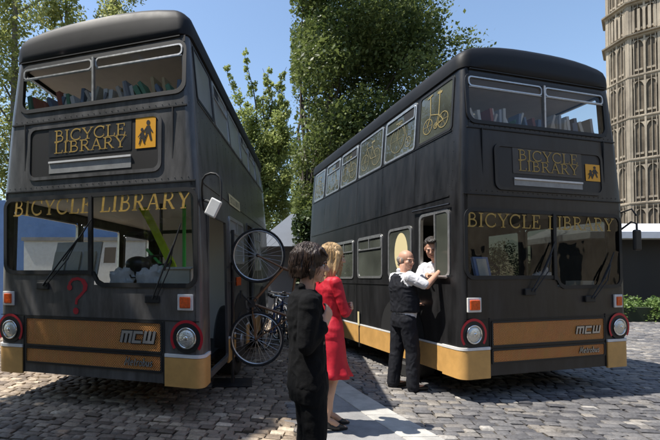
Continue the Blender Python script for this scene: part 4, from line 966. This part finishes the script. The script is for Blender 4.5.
# --- person in black at the near left edge of the right hand group
def person_black():
    base=V((.355,2.62,.022)); yaw=R_(6)
    o=thing('person','person with short dark brown hair in a black jacket and black trousers, seen from behind','person',base,(0,0,yaw),group='people beside the right bus')
    b_=MB(); hc=(.02,0,1.455); HM=Matrix.Rotation(R_(-14),3,'Z')@Matrix.Rotation(R_(8),3,'Y')
    head(b_,hc,HM,.96,False); b_.cone((-.02,0,1.26),.052,(.0,0,1.39),.046)
    ovals(b_,[((-.02,0,1.29),.05,.09,0),((-.02,0,1.25),.08,.16,0),((-.015,0,1.12),.10,.16,0),((0,0,.95),.10,.14,0),((-.01,0,.80),.11,.16,0),((-.01,0,.72),.10,.15,0)])
    legs=[]
    for s in(-1,1):
        hip=V((0,.08*s,.78)); kn=V((.02,.08*s,.43)); an=V((-.01,.08*s,.07)); legs.append((hip,kn,an)); limb(b_,[hip,kn,an],[.08,.055,.036]); limb(b_,[an+V((0,0,-.02)),an+V((.13,0,-.035))],[.034,.026])
    la=[V((-.02,.17,1.22)),V((-.03,.19,.98)),V((.0,.16,.76))]; ra=[V((-.03,-.155,1.22)),V((-.06,-.18,.98)),V((.07,-.12,1.10))]
    for a in(la,ra): limb(b_,a,[.044,.034,.025])
    hand(b_,la[2],(.1,-.1,-.95),(0,-1,0),1,.4,.9); hand(b_,ra[2],(.35,.25,.75),(-.5,.8,0),1,.55,.9)
    remesh(b_,'body',skin,o,.006,4)
    j=MB(); ovals(j,[((-.02,0,1.30),.062,.085,0),((-.02,0,1.265),.095,.17,0),((-.02,0,1.14),.115,.175,0),((-.01,0,.98),.108,.158,0),((-.01,0,.83),.115,.175,0),((-.01,0,.72),.118,.18,0),((-.01,0,.70),.11,.17,0)],26)
    for a in(la,ra): limb(j,[a[0],a[0].lerp(a[1],.5),a[1],a[1].lerp(a[2],.8)],[.064,.06,.054,.044])
    j.cone((-.055,-.05,1.315),.022,(-.055,.05,1.315),.022)
    remesh(j,'jacket',blackcloth,o,.007,3,wr=(.006,11,9))
    t=MB(); ovals(t,[((-.005,0,.80),.12,.17,0),((-.008,0,.70),.125,.18,0),((-.005,0,.62),.11,.17,0)],24)
    for hip,kn,an in legs: limb(t,[hip,kn,an+V((0,0,.0))],[.092,.074,.066])
    remesh(t,'trousers',blackcloth,o,.008,3,wr=(.0045,13,7))
    for hip,kn,an in legs:
        sm=MB(); sm.cone(an+V((-.02,0,-.03)),.038,an+V((.14,0,-.04)),.03,12); remesh(sm,'shoe',leather,o,.006,2)
    h=MB(); P=lambda x,y,z:V(hc)+HM@V((x,y,z))
    h.ell(P(-.022,0,.042),(.112,.094,.098),HM,20,14); h.ell(P(-.045,0,-.03),(.078,.086,.072),HM,18,12)
    r=random.Random(9)
    for i in range(60):
        a=R_(r.uniform(-75,435)); 
        if math.cos(a)>.55: continue
        x0,y0=-.025+.095*math.cos(a),.088*math.sin(a)
        h.cone(P(x0*.8,y0*.8,.07),.012,P(x0,y0*1.04,-.04),.013,6); h.cone(P(x0,y0*1.04,-.04),.013,P(x0*.92,y0*.96,-.075+r.uniform(-.02,.012)),.007,6)
    for i in range(10): y=-.06+.012*i; h.cone(P(.05,y,.10),.014,P(.088,y*1.05,.062),.007,6)
    hr=remesh(h,'hair',hairbrown,o,.0055,2,wr=(.0035,38,6)); strands(o,hr,P,hairbrown,420,-.075,5); face(o,hc,HM,.96)
person_black()
# --- man pointing at the cab window
def man():
    base=V((1.86,5.16,.022)); yaw=R_(8)
    o=thing('person','balding man in a white shirt and dark waistcoat pointing at the cab window','person',base,(0,0,yaw),group='people beside the right bus')
    b_=MB(); hc=(.045,.0,1.575); HM=Matrix.Rotation(R_(-76),3,'Z')@Matrix.Rotation(R_(8),3,'Y')
    head(b_,hc,HM,1.02,True); b_.cone((-.01,0,1.38),.062,(.02,0,1.51),.056)
    ovals(b_,[((-.01,0,1.42),.055,.09,0),((-.01,0,1.38),.09,.17,0),((-.005,0,1.25),.12,.18,0),((.02,0,1.08),.125,.165,0),((.02,0,.95),.12,.16,0),((0,0,.86),.115,.165,0),((0,0,.80),.11,.16,0)])
    legs=[]
    for s in(-1,1):
        hip=V((0,.09*s,.86)); kn=V((.02+.05*s*-1,.10*s,.47)); an=V((-.01-.07*s,.11*s,.08)); legs.append((hip,kn,an)); limb(b_,[hip,kn,an],[.09,.06,.04]); limb(b_,[an+V((0,0,-.02)),an+V((.15,0,-.04))],[.036,.028])
    ra=[V((-.01,-.19,1.37)),V((.13,-.31,1.27)),V((.33,-.24,1.43))]; la=[V((-.01,.19,1.36)),V((.06,.25,1.08)),V((.27,.16,1.02))]
    for a in(la,ra): limb(b_,a,[.052,.042,.029])
    hand(b_,ra[2],(1,.12,.12),(0,.35,-.9),1,.4,1.0,point=True); hand(b_,la[2],(.9,-.4,0),(0,-.4,-.8),-1,.5,1.0)
    remesh(b_,'body',skin,o,.006,4)
    sh=MB(); ovals(sh,[((-.01,0,1.425),.066,.095,0),((-.01,0,1.39),.10,.185,0),((-.005,0,1.25),.132,.195,0),((.02,0,1.08),.137,.18,0),((.02,0,.95),.135,.178,0),((.005,0,.87),.13,.178,0)],24)
    for a in(la,ra): limb(sh,[a[0],a[0].lerp(a[1],.5),a[0].lerp(a[1],.86)],[.070,.066,.058])
    sh.cone((-.05,0,1.45),.03,(.03,0,1.435),.03)
    remesh(sh,'shirt',whitecloth,o,.007,3,wr=(.0045,13,13))
    wc=MB(); ovals(wc,[((-.01,0,1.415),.085,.118,0),((-.008,0,1.385),.124,.160,0),((-.004,0,1.25),.156,.196,0),((.022,0,1.08),.160,.204,0),((.022,0,.97),.158,.202,0),((.015,0,.945),.15,.195,0)],26)
    remesh(wc,'waistcoat',navycloth,o,.007,2,wr=(.006,11,9))
    t=MB(); ovals(t,[((.005,0,.93),.128,.17,0),((0,0,.84),.132,.182,0),((0,0,.76),.12,.175,0)],24)
    for hip,kn,an in legs: limb(t,[hip,kn,an+V((.0,0,-.03))],[.108,.086,.074])
    remesh(t,'trousers',navycloth,o,.008,3,wr=(.0045,13,7))
    for hip,kn,an in legs:
        sm=MB(); sm.cone(an+V((-.03,0,-.035)),.042,an+V((.17,0,-.045)),.032,12); remesh(sm,'shoe',leather,o,.006,2)
    h=MB(); P=lambda x,y,z:V(hc)+HM@V((x,y,z))
    h.ell(P(-.045,0,.005),(.080,.086,.062),HM,18,12); h.ell(P(-.02,.072,.0),(.05,.014,.04),HM,12,8); h.ell(P(-.02,-.072,.0),(.05,.014,.04),HM,12,8); h.ell(P(-.055,0,-.045),(.06,.065,.05),HM,14,10)
    remesh(h,'hair',hairgrey,o,.006,2,wr=(.004,80,60)); face(o,hc,HM,1.02)
man()
# --- person leaning out of the cab window
def driver():
    p=busw('R',(-1.14,.585,0)); base=V((p.x,p.y,.72)); yaw=R_(180+DR['rot'][2]*57.3+25)
    o=thing('person','dark haired person in a white shirt leaning out of the cab window','person',base,(0,0,yaw),group='people beside the right bus')
    b_=MB(); hc=(.10,-.02,1.02); HM=Matrix.Rotation(R_(20),3,'Z')@Matrix.Rotation(R_(22),3,'Y')
    head(b_,hc,HM,1.0,True); b_.cone((-.02,0,.82),.055,(.07,-.01,.96),.05)
    ovals(b_,[((-.02,0,.86),.05,.09,0),((-.03,0,.81),.09,.17,0),((-.06,0,.66),.12,.18,0),((-.12,0,.48),.12,.16,0),((-.16,0,.35),.12,.16,0)])
    la=[V((-.03,.18,.79)),V((.06,.30,.64)),V((.12,.12,.70))]; ra=[V((-.03,-.18,.79)),V((.05,-.24,.60)),V((.14,-.06,.70))]
    for a in(la,ra): limb(b_,a,[.05,.04,.028])
    hand(b_,la[2],(.3,-.8,.1),(-.2,0,-1),1,.5); hand(b_,ra[2],(.3,.8,.1),(-.2,0,-1),-1,.5)
    for s in(-1,1): limb(b_,[V((-.16,.09*s,.36)),V((-.10,.1*s,.0)),V((-.14,.1*s,-.22))],[.085,.06,.045])
    remesh(b_,'body',skin,o,.006,4)
    sh=MB(); ovals(sh,[((-.02,0,.865),.062,.09,0),((-.03,0,.82),.10,.185,0),((-.06,0,.66),.135,.195,0),((-.12,0,.48),.135,.175,0),((-.16,0,.36),.13,.17,0)],24)
    for a in(la,ra): limb(sh,[a[0],a[0].lerp(a[1],.5),a[1],a[1].lerp(a[2],.85)],[.07,.066,.06,.042])
    remesh(sh,'shirt',whitecloth,o,.007,3,wr=(.0045,13,13))
    t=MB()
    for s in(-1,1): limb(t,[V((-.16,.09*s,.38)),V((-.10,.1*s,.0)),V((-.14,.1*s,-.24))],[.11,.08,.07])
    remesh(t,'trousers',navycloth,o,.008,3,wr=(.0045,13,7))
    h=MB(); P=lambda x,y,z:V(hc)+HM@V((x,y,z)); h.ell(P(-.034,0,.058),(.104,.090,.086),HM,18,12); h.ell(P(-.055,0,.0),(.075,.086,.08),HM,16,10); h.ell(P(.045,.01,.115),(.055,.06,.028),HM,14,8)
    remesh(h,'hair',hairdark,o,.006,2,wr=(.006,70,30)); face(o,hc,HM,1.0)
driver()

# ------------------------------------------------------------------ trees and plants
def leaves(name,mat_,parent,clumps,size,seed,reject=None,flat=.35,shell=.55):
    """clumps: (cx,cy,cz,rx,ry,rz,n)"""
    r=np.random.default_rng(seed); P=[];S=[];TN=[]
    for cx,cy,cz,rx,ry,rz,n in clumps:
        d=r.normal(size=(n,3)); d/=np.linalg.norm(d,axis=1)[:,None]; rad=r.random(n)**(1/3); rad=shell+(1-shell)*rad if shell else rad
        rad*=1+.20*r.normal(size=n); p=d*rad[:,None]*np.array([rx,ry,rz])+np.array([cx,cy,cz])
        P.append(p); TN.append(np.clip(r.normal(.5,.22,n)+r.normal(0,.12),0,1))
    P=np.concatenate(P); TN=np.concatenate(TN)
    if reject is not None: k=~reject(P); P=P[k]; TN=TN[k]
    n=len(P); s=size*(.45+1.1*r.random(n)**1.5)
    nr=r.normal(size=(n,3)); nr[:,2]=np.abs(nr[:,2])+flat; nr/=np.linalg.norm(nr,axis=1)[:,None]
    a=np.cross(nr,r.normal(size=(n,3))); a/=np.linalg.norm(a,axis=1)[:,None]; b_=np.cross(nr,a)
    L=s[:,None]; W=(s*.62)[:,None]
    v=np.stack([P-a*L*.5,P+b_*W*.5-nr*L*.06,P+a*L*.5-nr*L*.1,P-b_*W*.5-nr*L*.06],1).reshape(-1,3)
    me=bpy.data.meshes.new(name); me.vertices.add(4*n); me.vertices.foreach_set('co',v.astype(np.float32).ravel())
    me.loops.add(4*n); me.loops.foreach_set('vertex_index',np.arange(4*n,dtype=np.int32)); me.polygons.add(n)
    me.polygons.foreach_set('loop_start',np.arange(0,4*n,4,dtype=np.int32)); me.polygons.foreach_set('loop_total',np.full(n,4,dtype=np.int32))
    me.update(calc_edges=True); me.materials.append(mat_)
    at_=me.attributes.new('tint','FLOAT','POINT'); at_.data.foreach_set('value',np.repeat(TN,4).astype(np.float32))
    o=bpy.data.objects.new(name,me); col.objects.link(o); o.parent=parent; return o
bark=mat('bark',(.07,.055,.042),.9,noise=.4,nscale=9,bump=.8,bscale=18,stretch=(1,1,.3)); barkpale=mat('pale_bark',(.20,.17,.13),.85,noise=.3,nscale=9,bump=.5,bscale=20)
lf_dark=leafmat('plane_leaves',(.038,.068,.015),(.21,.25,.075),.45); lf_pop=leafmat('poplar_leaves',(.17,.21,.05),(.50,.50,.19),.5); lf_mid=leafmat('young_leaves',(.18,.24,.06),(.48,.52,.2),.5); lf_hedge=leafmat('hedge_leaves',(.07,.13,.03),(.24,.34,.09),.4); lf_far=leafmat('far_leaves',(.04,.07,.02),(.11,.15,.045),.3)
def trunk(parent,paths,m=bark):
    mb=MB()
    for pts,rs in paths: mb.tube(pts,rs,8)
    return mb.build('trunk',m,parent,smooth=60)
def wander(a,b_,n,amp,r):
    a,b_=V(a),V(b_); return [a.lerp(b_,i/n)+(V((r.uniform(-amp,amp),r.uniform(-amp,amp),r.uniform(-amp,amp)*.4)) if 0<i<n else V((0,0,0))) for i in range(n+1)]
# big plane tree behind the right bus, its left side clipped flat
def plane_tree():
    r=random.Random(21); o=thing('plane_tree','large dark plane tree with its near side clipped flat, rising behind the right bus','tree',(2.0,15.2,0))
    B=V((2.0,15.2,0)); X0=lambda y:.0943*y+.02
    cl=[]; tips=[]
    while len(cl)<150:
        x,y,z=r.uniform(1.5,7.5),r.uniform(12.6,18.0),r.uniform(2.2,13.5)
        q=abs((x-3.9)/3.6)**(2 if x>3.9 else 5)+((y-15.3)/2.9)**2+abs((z-7.6)/6.4)**(2.6 if x<5.5 else 2)
        if q>1 or x<X0(y)+.1: continue
        if z<3.6 and x>3.0: continue
        px=CX+F*x/y; py=268-F*(z-CZ)/y*1.0
        s=r.uniform(.55,1.15); cl.append((x-B.x,y-B.y,z,s,s,s*.8,int(1150*s*s)+160)); tips.append((x,y,z))
    # hanging ivy curtain low on the trunk
    for k in range(10): cl.append((r.uniform(-.35,.35),r.uniform(-.5,.0),r.uniform(1.6,3.8),.32,.32,.45,260))
    paths=[([(0,0,0),(.02,0,1.2),(.12,.0,3.0),(.3,.1,5.2)],[.36,.27,.24,.2])]
    for t in tips[::4]:
        st=V((.02,0,1.8+r.random()*2.4)); paths.append((wander(st,V(t)-B,4,.22,r),[.09,.07,.05,.03,.014]))
    trunk(o,paths)
    leaves('crown',lf_dark,o,cl,.125,3,reject=lambda P:(P[:,0]+B.x)<(.0943*(P[:,1]+B.y)+.015+.03*np.sin(P[:,2]*7)),shell=.35)
plane_tree()
def poplar(x,y,w,h,z0,seed,label,m=lf_pop,dens=1):
    r=random.Random(seed); o=thing('poplar_tree',label,'tree',(x,y,0)); cl=[]
    z=z0
    while z<h:
        k=(z-z0)/(h-z0); ww=w*(1-.55*k)*(.7+.3*min(1,k*6))
        for _ in range(3): a=r.uniform(0,6.28); q=ww*r.uniform(.15,1.0); s=r.uniform(.5,.9)*max(.5,ww*.5); cl.append((q*math.cos(a),q*math.sin(a),z+r.uniform(-.3,.5),s,s,s*1.4,int((360*s+110)*dens)))
        z+=.62
    paths=[([(0,0,0),(.05,0,h*.5),(0,0,h*.96)],[.3,.18,.04])]
    for c in cl[::5]: paths.append(([(0,0,c[2]-1.2),(c[0]*.6,c[1]*.6,c[2]-.3),(c[0],c[1],c[2]+.3)],[.06,.04,.012]))
    trunk(o,paths,barkpale); leaves('crown',m,o,cl,.16,seed,shell=.25)
poplar(-11.4,20,3.1,19,.6,31,'broad yellow green poplar at the far left behind the left bus')
poplar(-9.8,22,1.9,18.5,4,32,'slim yellow green poplar between two taller poplars behind the left bus')
poplar(-7.0,21.5,2.8,17.4,4,33,'shorter pale poplar rising above the middle of the left bus roof')
# young tree with sparse upright shoots, right of the left bus
def young_tree():
    r=random.Random(41); Y=20.0; o=thing('young_tree','young tree with sparse upright leafy shoots against the sky right of the left bus','tree',(0.3,Y,0)); cl=[]; paths=[([(0,0,0),(.05,0,2.5),(-.1,0,4.4)],[.17,.13,.09])]
    P=lambda px,py: at(px,py,Y)-V((.3,Y,0))
    for (bx,by),(tx,ty) in (((262,150),(244,57)),((256,160),(226,68)),((268,150),(263,62)),((272,140),(268,70)),((276,140),(287,64)),((252,170),(222,100)),((262,160),(247,98)),((280,150),(281,98)),((270,170),(290,110)),((250,175),(232,130))):
        a,b_=P(bx,by),P(tx,ty); a.y+=r.uniform(-.6,.6); b_.y=a.y+r.uniform(-.5,.5); pts=wander(a,b_,5,.24,r); paths.append((pts,[.05,.042,.034,.026,.016,.008])); paths.append((wander(V((-.1,0,3.5+r.random())),a,2,.1,r),[.07,.06,.05]))
        for i in range(1,6):
            for j in range(5):
                q=pts[i-1].lerp(pts[i],r.random()); s=r.uniform(.12,.28)*(1.3-.16*i); cl.append((q.x+r.uniform(-.32,.32)*(1.15-.15*i),q.y+r.uniform(-.1,.1),q.z,s,s,s,int(24+170*s)))
    for k in range(250):
        px,py=r.uniform(224,289),r.triangular(98,236,190)
        q=P(px,py); s=r.uniform(.25,.5); cl.append((q.x,q.y+r.uniform(-.9,.9),q.z,s,s,s,int(60+260*s)))
    trunk(o,paths); leaves('crown',lf_mid,o,cl,.13,8,shell=.2,reject=lambda p:(p[:,0]+.3)>.0943*(p[:,1]+Y)+.5)
young_tree()
# far belt of trees closing the view
r=random.Random(77); cl=[]
for k in range(150): x=r.uniform(-34,8); s=r.uniform(1.2,2.2); cl.append((x,r.uniform(29,34),r.uniform(.8,4.6),s,s,s,420))
for k in range(60): x=r.uniform(14,60); s=r.uniform(1.2,2.2); cl.append((x,r.uniform(58,64),r.uniform(.8,6),s,s,s,300))
fo=leaves('far_trees',lf_far,None,cl,.34,5,shell=.4); tag(fo,'distant belt of green trees seen between the buses','trees',kind='stuff')
bs=thing('dark_bush','dark leafy bush between the grey tent and the rear of the right bus','bush',(1.72,12.0,0))
r=random.Random(12); trunk(bs,[([(0,0,0),(.03,0,1.2),(0,.05,2.3)],[.05,.04,.02])])
leaves('crown',leafmat('bush_leaves',(.02,.04,.012),(.10,.14,.04),.3),bs,[(r.uniform(-.36,.5),r.uniform(-.3,.3),r.uniform(.9,3.0),.26,.26,.3,210) for _ in range(46)],.11,13,shell=.25,reject=lambda P:(P[:,0]+1.72)<.0943*(P[:,1]+12.0)+.03)
# hedge on the right
hd=thing('hedge','low clipped green hedge in front of the dark kiosk on the right','hedge',(13.2,12.95,0))
cl=[]; r=random.Random(5)
for k in range(150): cl.append((r.uniform(-2.3,4.2),r.uniform(-.35,.4),r.uniform(.12,.62),.22,.22,.2,110))
leaves('crown',lf_hedge,hd,cl,.085,6,shell=.3)
mb=MB(); mb.box((-2.3,-.3,0),(4.2,.3,.45)); mb.build('stems',mat('hedge_core',(.02,.03,.012),.9),hd)
# kiosk with white canopy
kdark=mat('kiosk_dark',(.018,.018,.018),.6); canv=mat('white_canvas',(.72,.73,.75),.8,noise=.04,nscale=3,bump=.2,bscale=5)
k=thing('kiosk','dark kiosk under a white canvas canopy behind the hedge','kiosk',(13.0,15.2,0))
mb=MB(); mb.box((-.9,0,0),(4.6,.1,2.75)); mb.box((-.9,.1,0),(-.8,3,2.75)); mb.build('wall',kdark,k)
mb=MB(); mb.add([(-1.2,-.6,2.72),(5,-.6,2.72),(5,3.2,2.72),(-1.2,3.2,2.72),(-1.2,-.6,2.95),(5,-.6,2.95),(5,1.6,3.5),(-.6,1.6,3.5),(5,3.2,2.95),(-1.2,3.2,2.95)],[(0,1,5,4),(4,5,6,7),(7,6,8,9),(0,4,7,9,3),(3,9,8,2),(0,3,2,1)]); mb.build('canopy',canv,k)
mb=MB()
for x in(-1.0,1.6,4.2): mb.tube([(x,-.5,0),(x,-.5,2.72)],.04)
mb.build('posts',kdark,k)
# grey tent between the buses, hoarding on the far left
tentm=mat('grey_canvas',(.15,.165,.19),.75,noise=.08,nscale=2,bump=.3,bscale=4)
t=thing('grey_tent','grey canvas tent with a sloping roof beyond the parked bicycles','tent',(1.35,13.2,0))
zt=lambda py,Y=13.2: CZ+(276-py)/F*Y
mb=MB(); e=zt(249); a_=zt(214)
mb.add([(-1.35,-1.2,e),(1.35,-1.2,e),(1.35,1.2,e),(-1.35,1.2,e),(-.1,0,a_),(.1,0,a_)],[(0,1,5,4),(1,2,5),(2,3,4,5),(3,0,4)]); mb.build('roof',tentm,t,solid=.02)
mb=MB(); mb.box((-1.3,.9,0),(1.3,.92,e)); mb.build('side_panel',tentm,t)
mb=MB(); mb.box((-.1,-1.15,e-.45),(1.3,-1.13,e)); mb.build('valance',tentm,t)
mb=MB()
for x in(-1.32,1.32):
    for y in(-1.17,1.17): mb.tube([(x,y,0),(x,y,e)],.025)
mb.build('poles',alu,t)
hb=thing('blue_hoarding','blue painted hoarding panel at the far left behind the left bus','hoarding',(-6.6,10.2,0))
mb=MB(); mb.box((-1.3,0,.1),(4.2,.06,3.25)); mb.build('panel',mat('blue_paint',(.14,.24,.46),.5,noise=.1,nscale=3),hb)
mb=MB()
for x in(-1.2,0,1.4,2.8,4.1): mb.box((x-.04,.06,0),(x+.04,.14,3.2))
mb.build('posts',barkpale,hb)

wl=thing('low_wall','white rendered low wall seen through the windows of the left bus','wall',(-3.8,9.5,0))
mb=MB(); mb.box((-1.35,0,0),(1.4,.2,2.2)); mb.build('panel',white,wl)
mb=MB(); mb.box((-1.4,-.03,2.2),(1.45,.23,2.28)); mb.build('coping',conc,wl)

# ------------------------------------------------------------------ gothic stone tower on the right
def tower():
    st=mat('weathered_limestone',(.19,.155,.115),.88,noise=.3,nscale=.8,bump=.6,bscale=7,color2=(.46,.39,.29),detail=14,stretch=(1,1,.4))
    std=mat('shade_toned_limestone',(.13,.105,.075),.9,noise=.35,nscale=1.2,bump=.4,bscale=9)  # darker copy of the limestone, recess shade put into its colour
    o=thing('gothic_tower','tall carved limestone gothic tower with blind tracery beyond the right bus','tower',(31.7,33.6,0),(0,0,R_(-43)))
    H=30; 
    def turret(cx,cy,Rr,name):
        n=8; ang=[R_(22.5+45*i) for i in range(n)]
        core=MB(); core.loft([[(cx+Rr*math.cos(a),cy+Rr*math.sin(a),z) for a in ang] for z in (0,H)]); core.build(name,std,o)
        rb=MB(); tr=MB()
        lev=[0,3.6,6.9,10.3,13.6,16.8,20.0,22.6,26.2,30]
        for i in range(n):
            a0,a1=ang[i],ang[(i+1)%n]; p0=V((cx+Rr*math.cos(a0),cy+Rr*math.sin(a0),0)); p1=V((cx+Rr*math.cos(a1),cy+Rr*math.sin(a1),0)); am=(p0+p1)/2
            if (am-V((cx,cy,0))).y>Rr*.5: continue
            nn=(am-V((cx,cy,0))).normalized(); tt=(p1-p0).normalized(); L=(p1-p0).length; M=Matrix((tt,nn,V((0,0,1)))).transposed()
            rb.tube([p0+V((0,0,0)),p0+V((0,0,H))],.15,8)
            for f,wd in ((.5,.12),(.07,.10),(.93,.10),(.16,.05),(.84,.05),(.30,.04),(.70,.04)):
                c=p0+tt*L*f+nn*.06; rb.obox(c+V((0,0,H/2)),(wd,.2 if wd>.1 else .14,H),M)
            for z0,z1 in zip(lev,lev[1:]):
                for f0,f1 in ((.1,.5),(.5,.9)):
                    x0,x1=L*f0+.05,L*f1-.05; w_=x1-x0; zt_=z1-.35
                    # pointed arch head: spandrel pieces
                    def arcpt(t): # left half arc from springing to apex
                        return x0+w_*(1-math.cos(t))*1.0, zt_-.9*w_*1.2+.9*w_*1.2*math.sin(t)
                    pts=[(x0+w_*.5*(1-math.cos(R_(q))),zt_-1.0*w_+1.0*w_*math.sin(R_(q))) for q in range(0,91,15)]
                    for sgn in(0,1):
                        pp=[p if not sgn else (x0+x1-p[0],p[1]) for p in pts]
                        corner_=(x0 if not sgn else x1,zt_)
                        front=[p0+tt*px+nn*.13+V((0,0,pz)) for px,pz in pp+[corner_]]; back=[p0+tt*px+nn*(-.02)+V((0,0,pz)) for px,pz in pp+[corner_]]
                        k_=len(front); tr.add(front+back,[tuple(range(k_)),tuple(range(k_,2*k_))[::-1]]+[(i_,(i_+1)%k_,k_+(i_+1)%k_,k_+i_) for i_ in range(k_)])
                    # small quatrefoil boss
                    tr.obox(p0+tt*(x0+x1)/2+nn*.04+V((0,0,z0+.55)),(w_*.8,.10,.16),M)
        for z in lev[1:-1]:
            big=z in (20.0,22.6); bd=MB(); f_=1.5 if big else .7
            bd.loft([[(cx+(Rr+e_*f_)*math.cos(a),cy+(Rr+e_*f_)*math.sin(a),z+dz) for a in ang] for dz,e_ in ((-.18,.02),(-.1,.12),(0,.16),(.06,.28),(.16,.30),(.24,.06))])
            bd.build('string_course',st,o)
        bd=MB()
        # heavier parapet band with battlements
        for i in range(48):
            a=2*math.pi*i/48
            if math.sin(a)>.3: continue
            q=V((cx+(Rr*.955+.06)*math.cos(a),cy+(Rr*.955+.06)*math.sin(a),21.2)); bd.obox(q,(.16,.16,1.7),Matrix.Rotation(a+math.pi/2,3,'Z'))
        rb.build('mullions',st,o,smooth=40); tr.build('tracery',st,o); bd.build('arcade',st,o)
    turret(0,0,2.35,'turret'); turret(4.35,1.0,2.2,'buttress')
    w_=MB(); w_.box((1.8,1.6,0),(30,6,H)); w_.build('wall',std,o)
    w_=MB()
    for x in [2.4+.45*i for i in range(60)]: w_.box((x-.06,1.45,0),(x+.06,1.62,H))
    for z in (3.2,7,10.8,14.6,18.4,20.6,23,26.5): w_.box((1.8,1.4,z),(30,1.63,z+.3))
    w_.build('wall_panelling',st,o)
tower()

# ------------------------------------------------------------------ unseen trees and buildings set to shade the yard and mirror in the glass
def brickm(name,c1,c2,sc):
    m=bpy.data.materials.new(name); m.use_nodes=True; nt=m.node_tree; b=nt.nodes['Principled BSDF']; br=nt.nodes.new('ShaderNodeTexBrick'); tc=nt.nodes.new('ShaderNodeTexCoord')
    br.inputs['Color1'].default_value=(*c1,1); br.inputs['Color2'].default_value=(*c2,1); br.inputs['Mortar'].default_value=(.3,.28,.25,1); br.inputs['Scale'].default_value=sc
    mp=nt.nodes.new('ShaderNodeMapping'); mp.inputs['Rotation'].default_value=(R_(90),0,0); nt.links.new(tc.outputs['Object'],mp.inputs['Vector']); nt.links.new(mp.outputs['Vector'],br.inputs['Vector']); nt.links.new(br.outputs['Color'],b.inputs['Base Color']); b.inputs['Roughness'].default_value=.85; return m
winm=mat('dark_window_glass',(.03,.035,.04),.08)
def block(name,label,lo,hi,m,face,nx,nz):
    neg=face=='-x'; face='x' if neg else face
    o=thing(name,label,'building',lo); L=V(hi)-V(lo); mb=MB(); mb.box((0,0,0),L); mb.build('wall',m,o)
    for i in range(nx):
        for j in range(nz):
            mb=MB(); z=1.2+j*(L.z-1)/nz
            if face=='x': c=L.y*(i+.5)/nx; mb.box((-.03 if neg else L.x-.05,c-.5,z),(.05 if neg else L.x+.03,c+.5,z+2.4))
            else: c=L.x*(i+.5)/nx; mb.box((c-.6,L.y-.05,z),(c+.6,L.y+.03,z+2.0))
            mb.build('window',winm,o)
for yy,lab in ((2.75,'unseen leafy tree added close on the left to shade the near cobbles'),(1.3,'unseen leafy tree added second in the row to shade the near cobbles'),(-.3,'unseen leafy tree added behind the camera on the left for shade')):
    poplar(-6.5,yy,2.1,12.2,1.6,51+int(yy*3),lab,lf_mid,2.2)  # out of view, added to cast leaf shade on the left foreground
block('mirrored_building','long unseen stone building right of the camera, added for reflections in the glass',(27,-34,0),(42,3,13),MAT['weathered_limestone'],'-x',13,3)  # out of view, added to give the right windscreen a pale reflection
block('stone_building','pale stone building across the yard behind the camera',(-30,-34,0),(34,-20,13),mat('pale_stone',(.26,.21,.15),.85,noise=.25,nscale=.25,detail=3),'y',14,3)
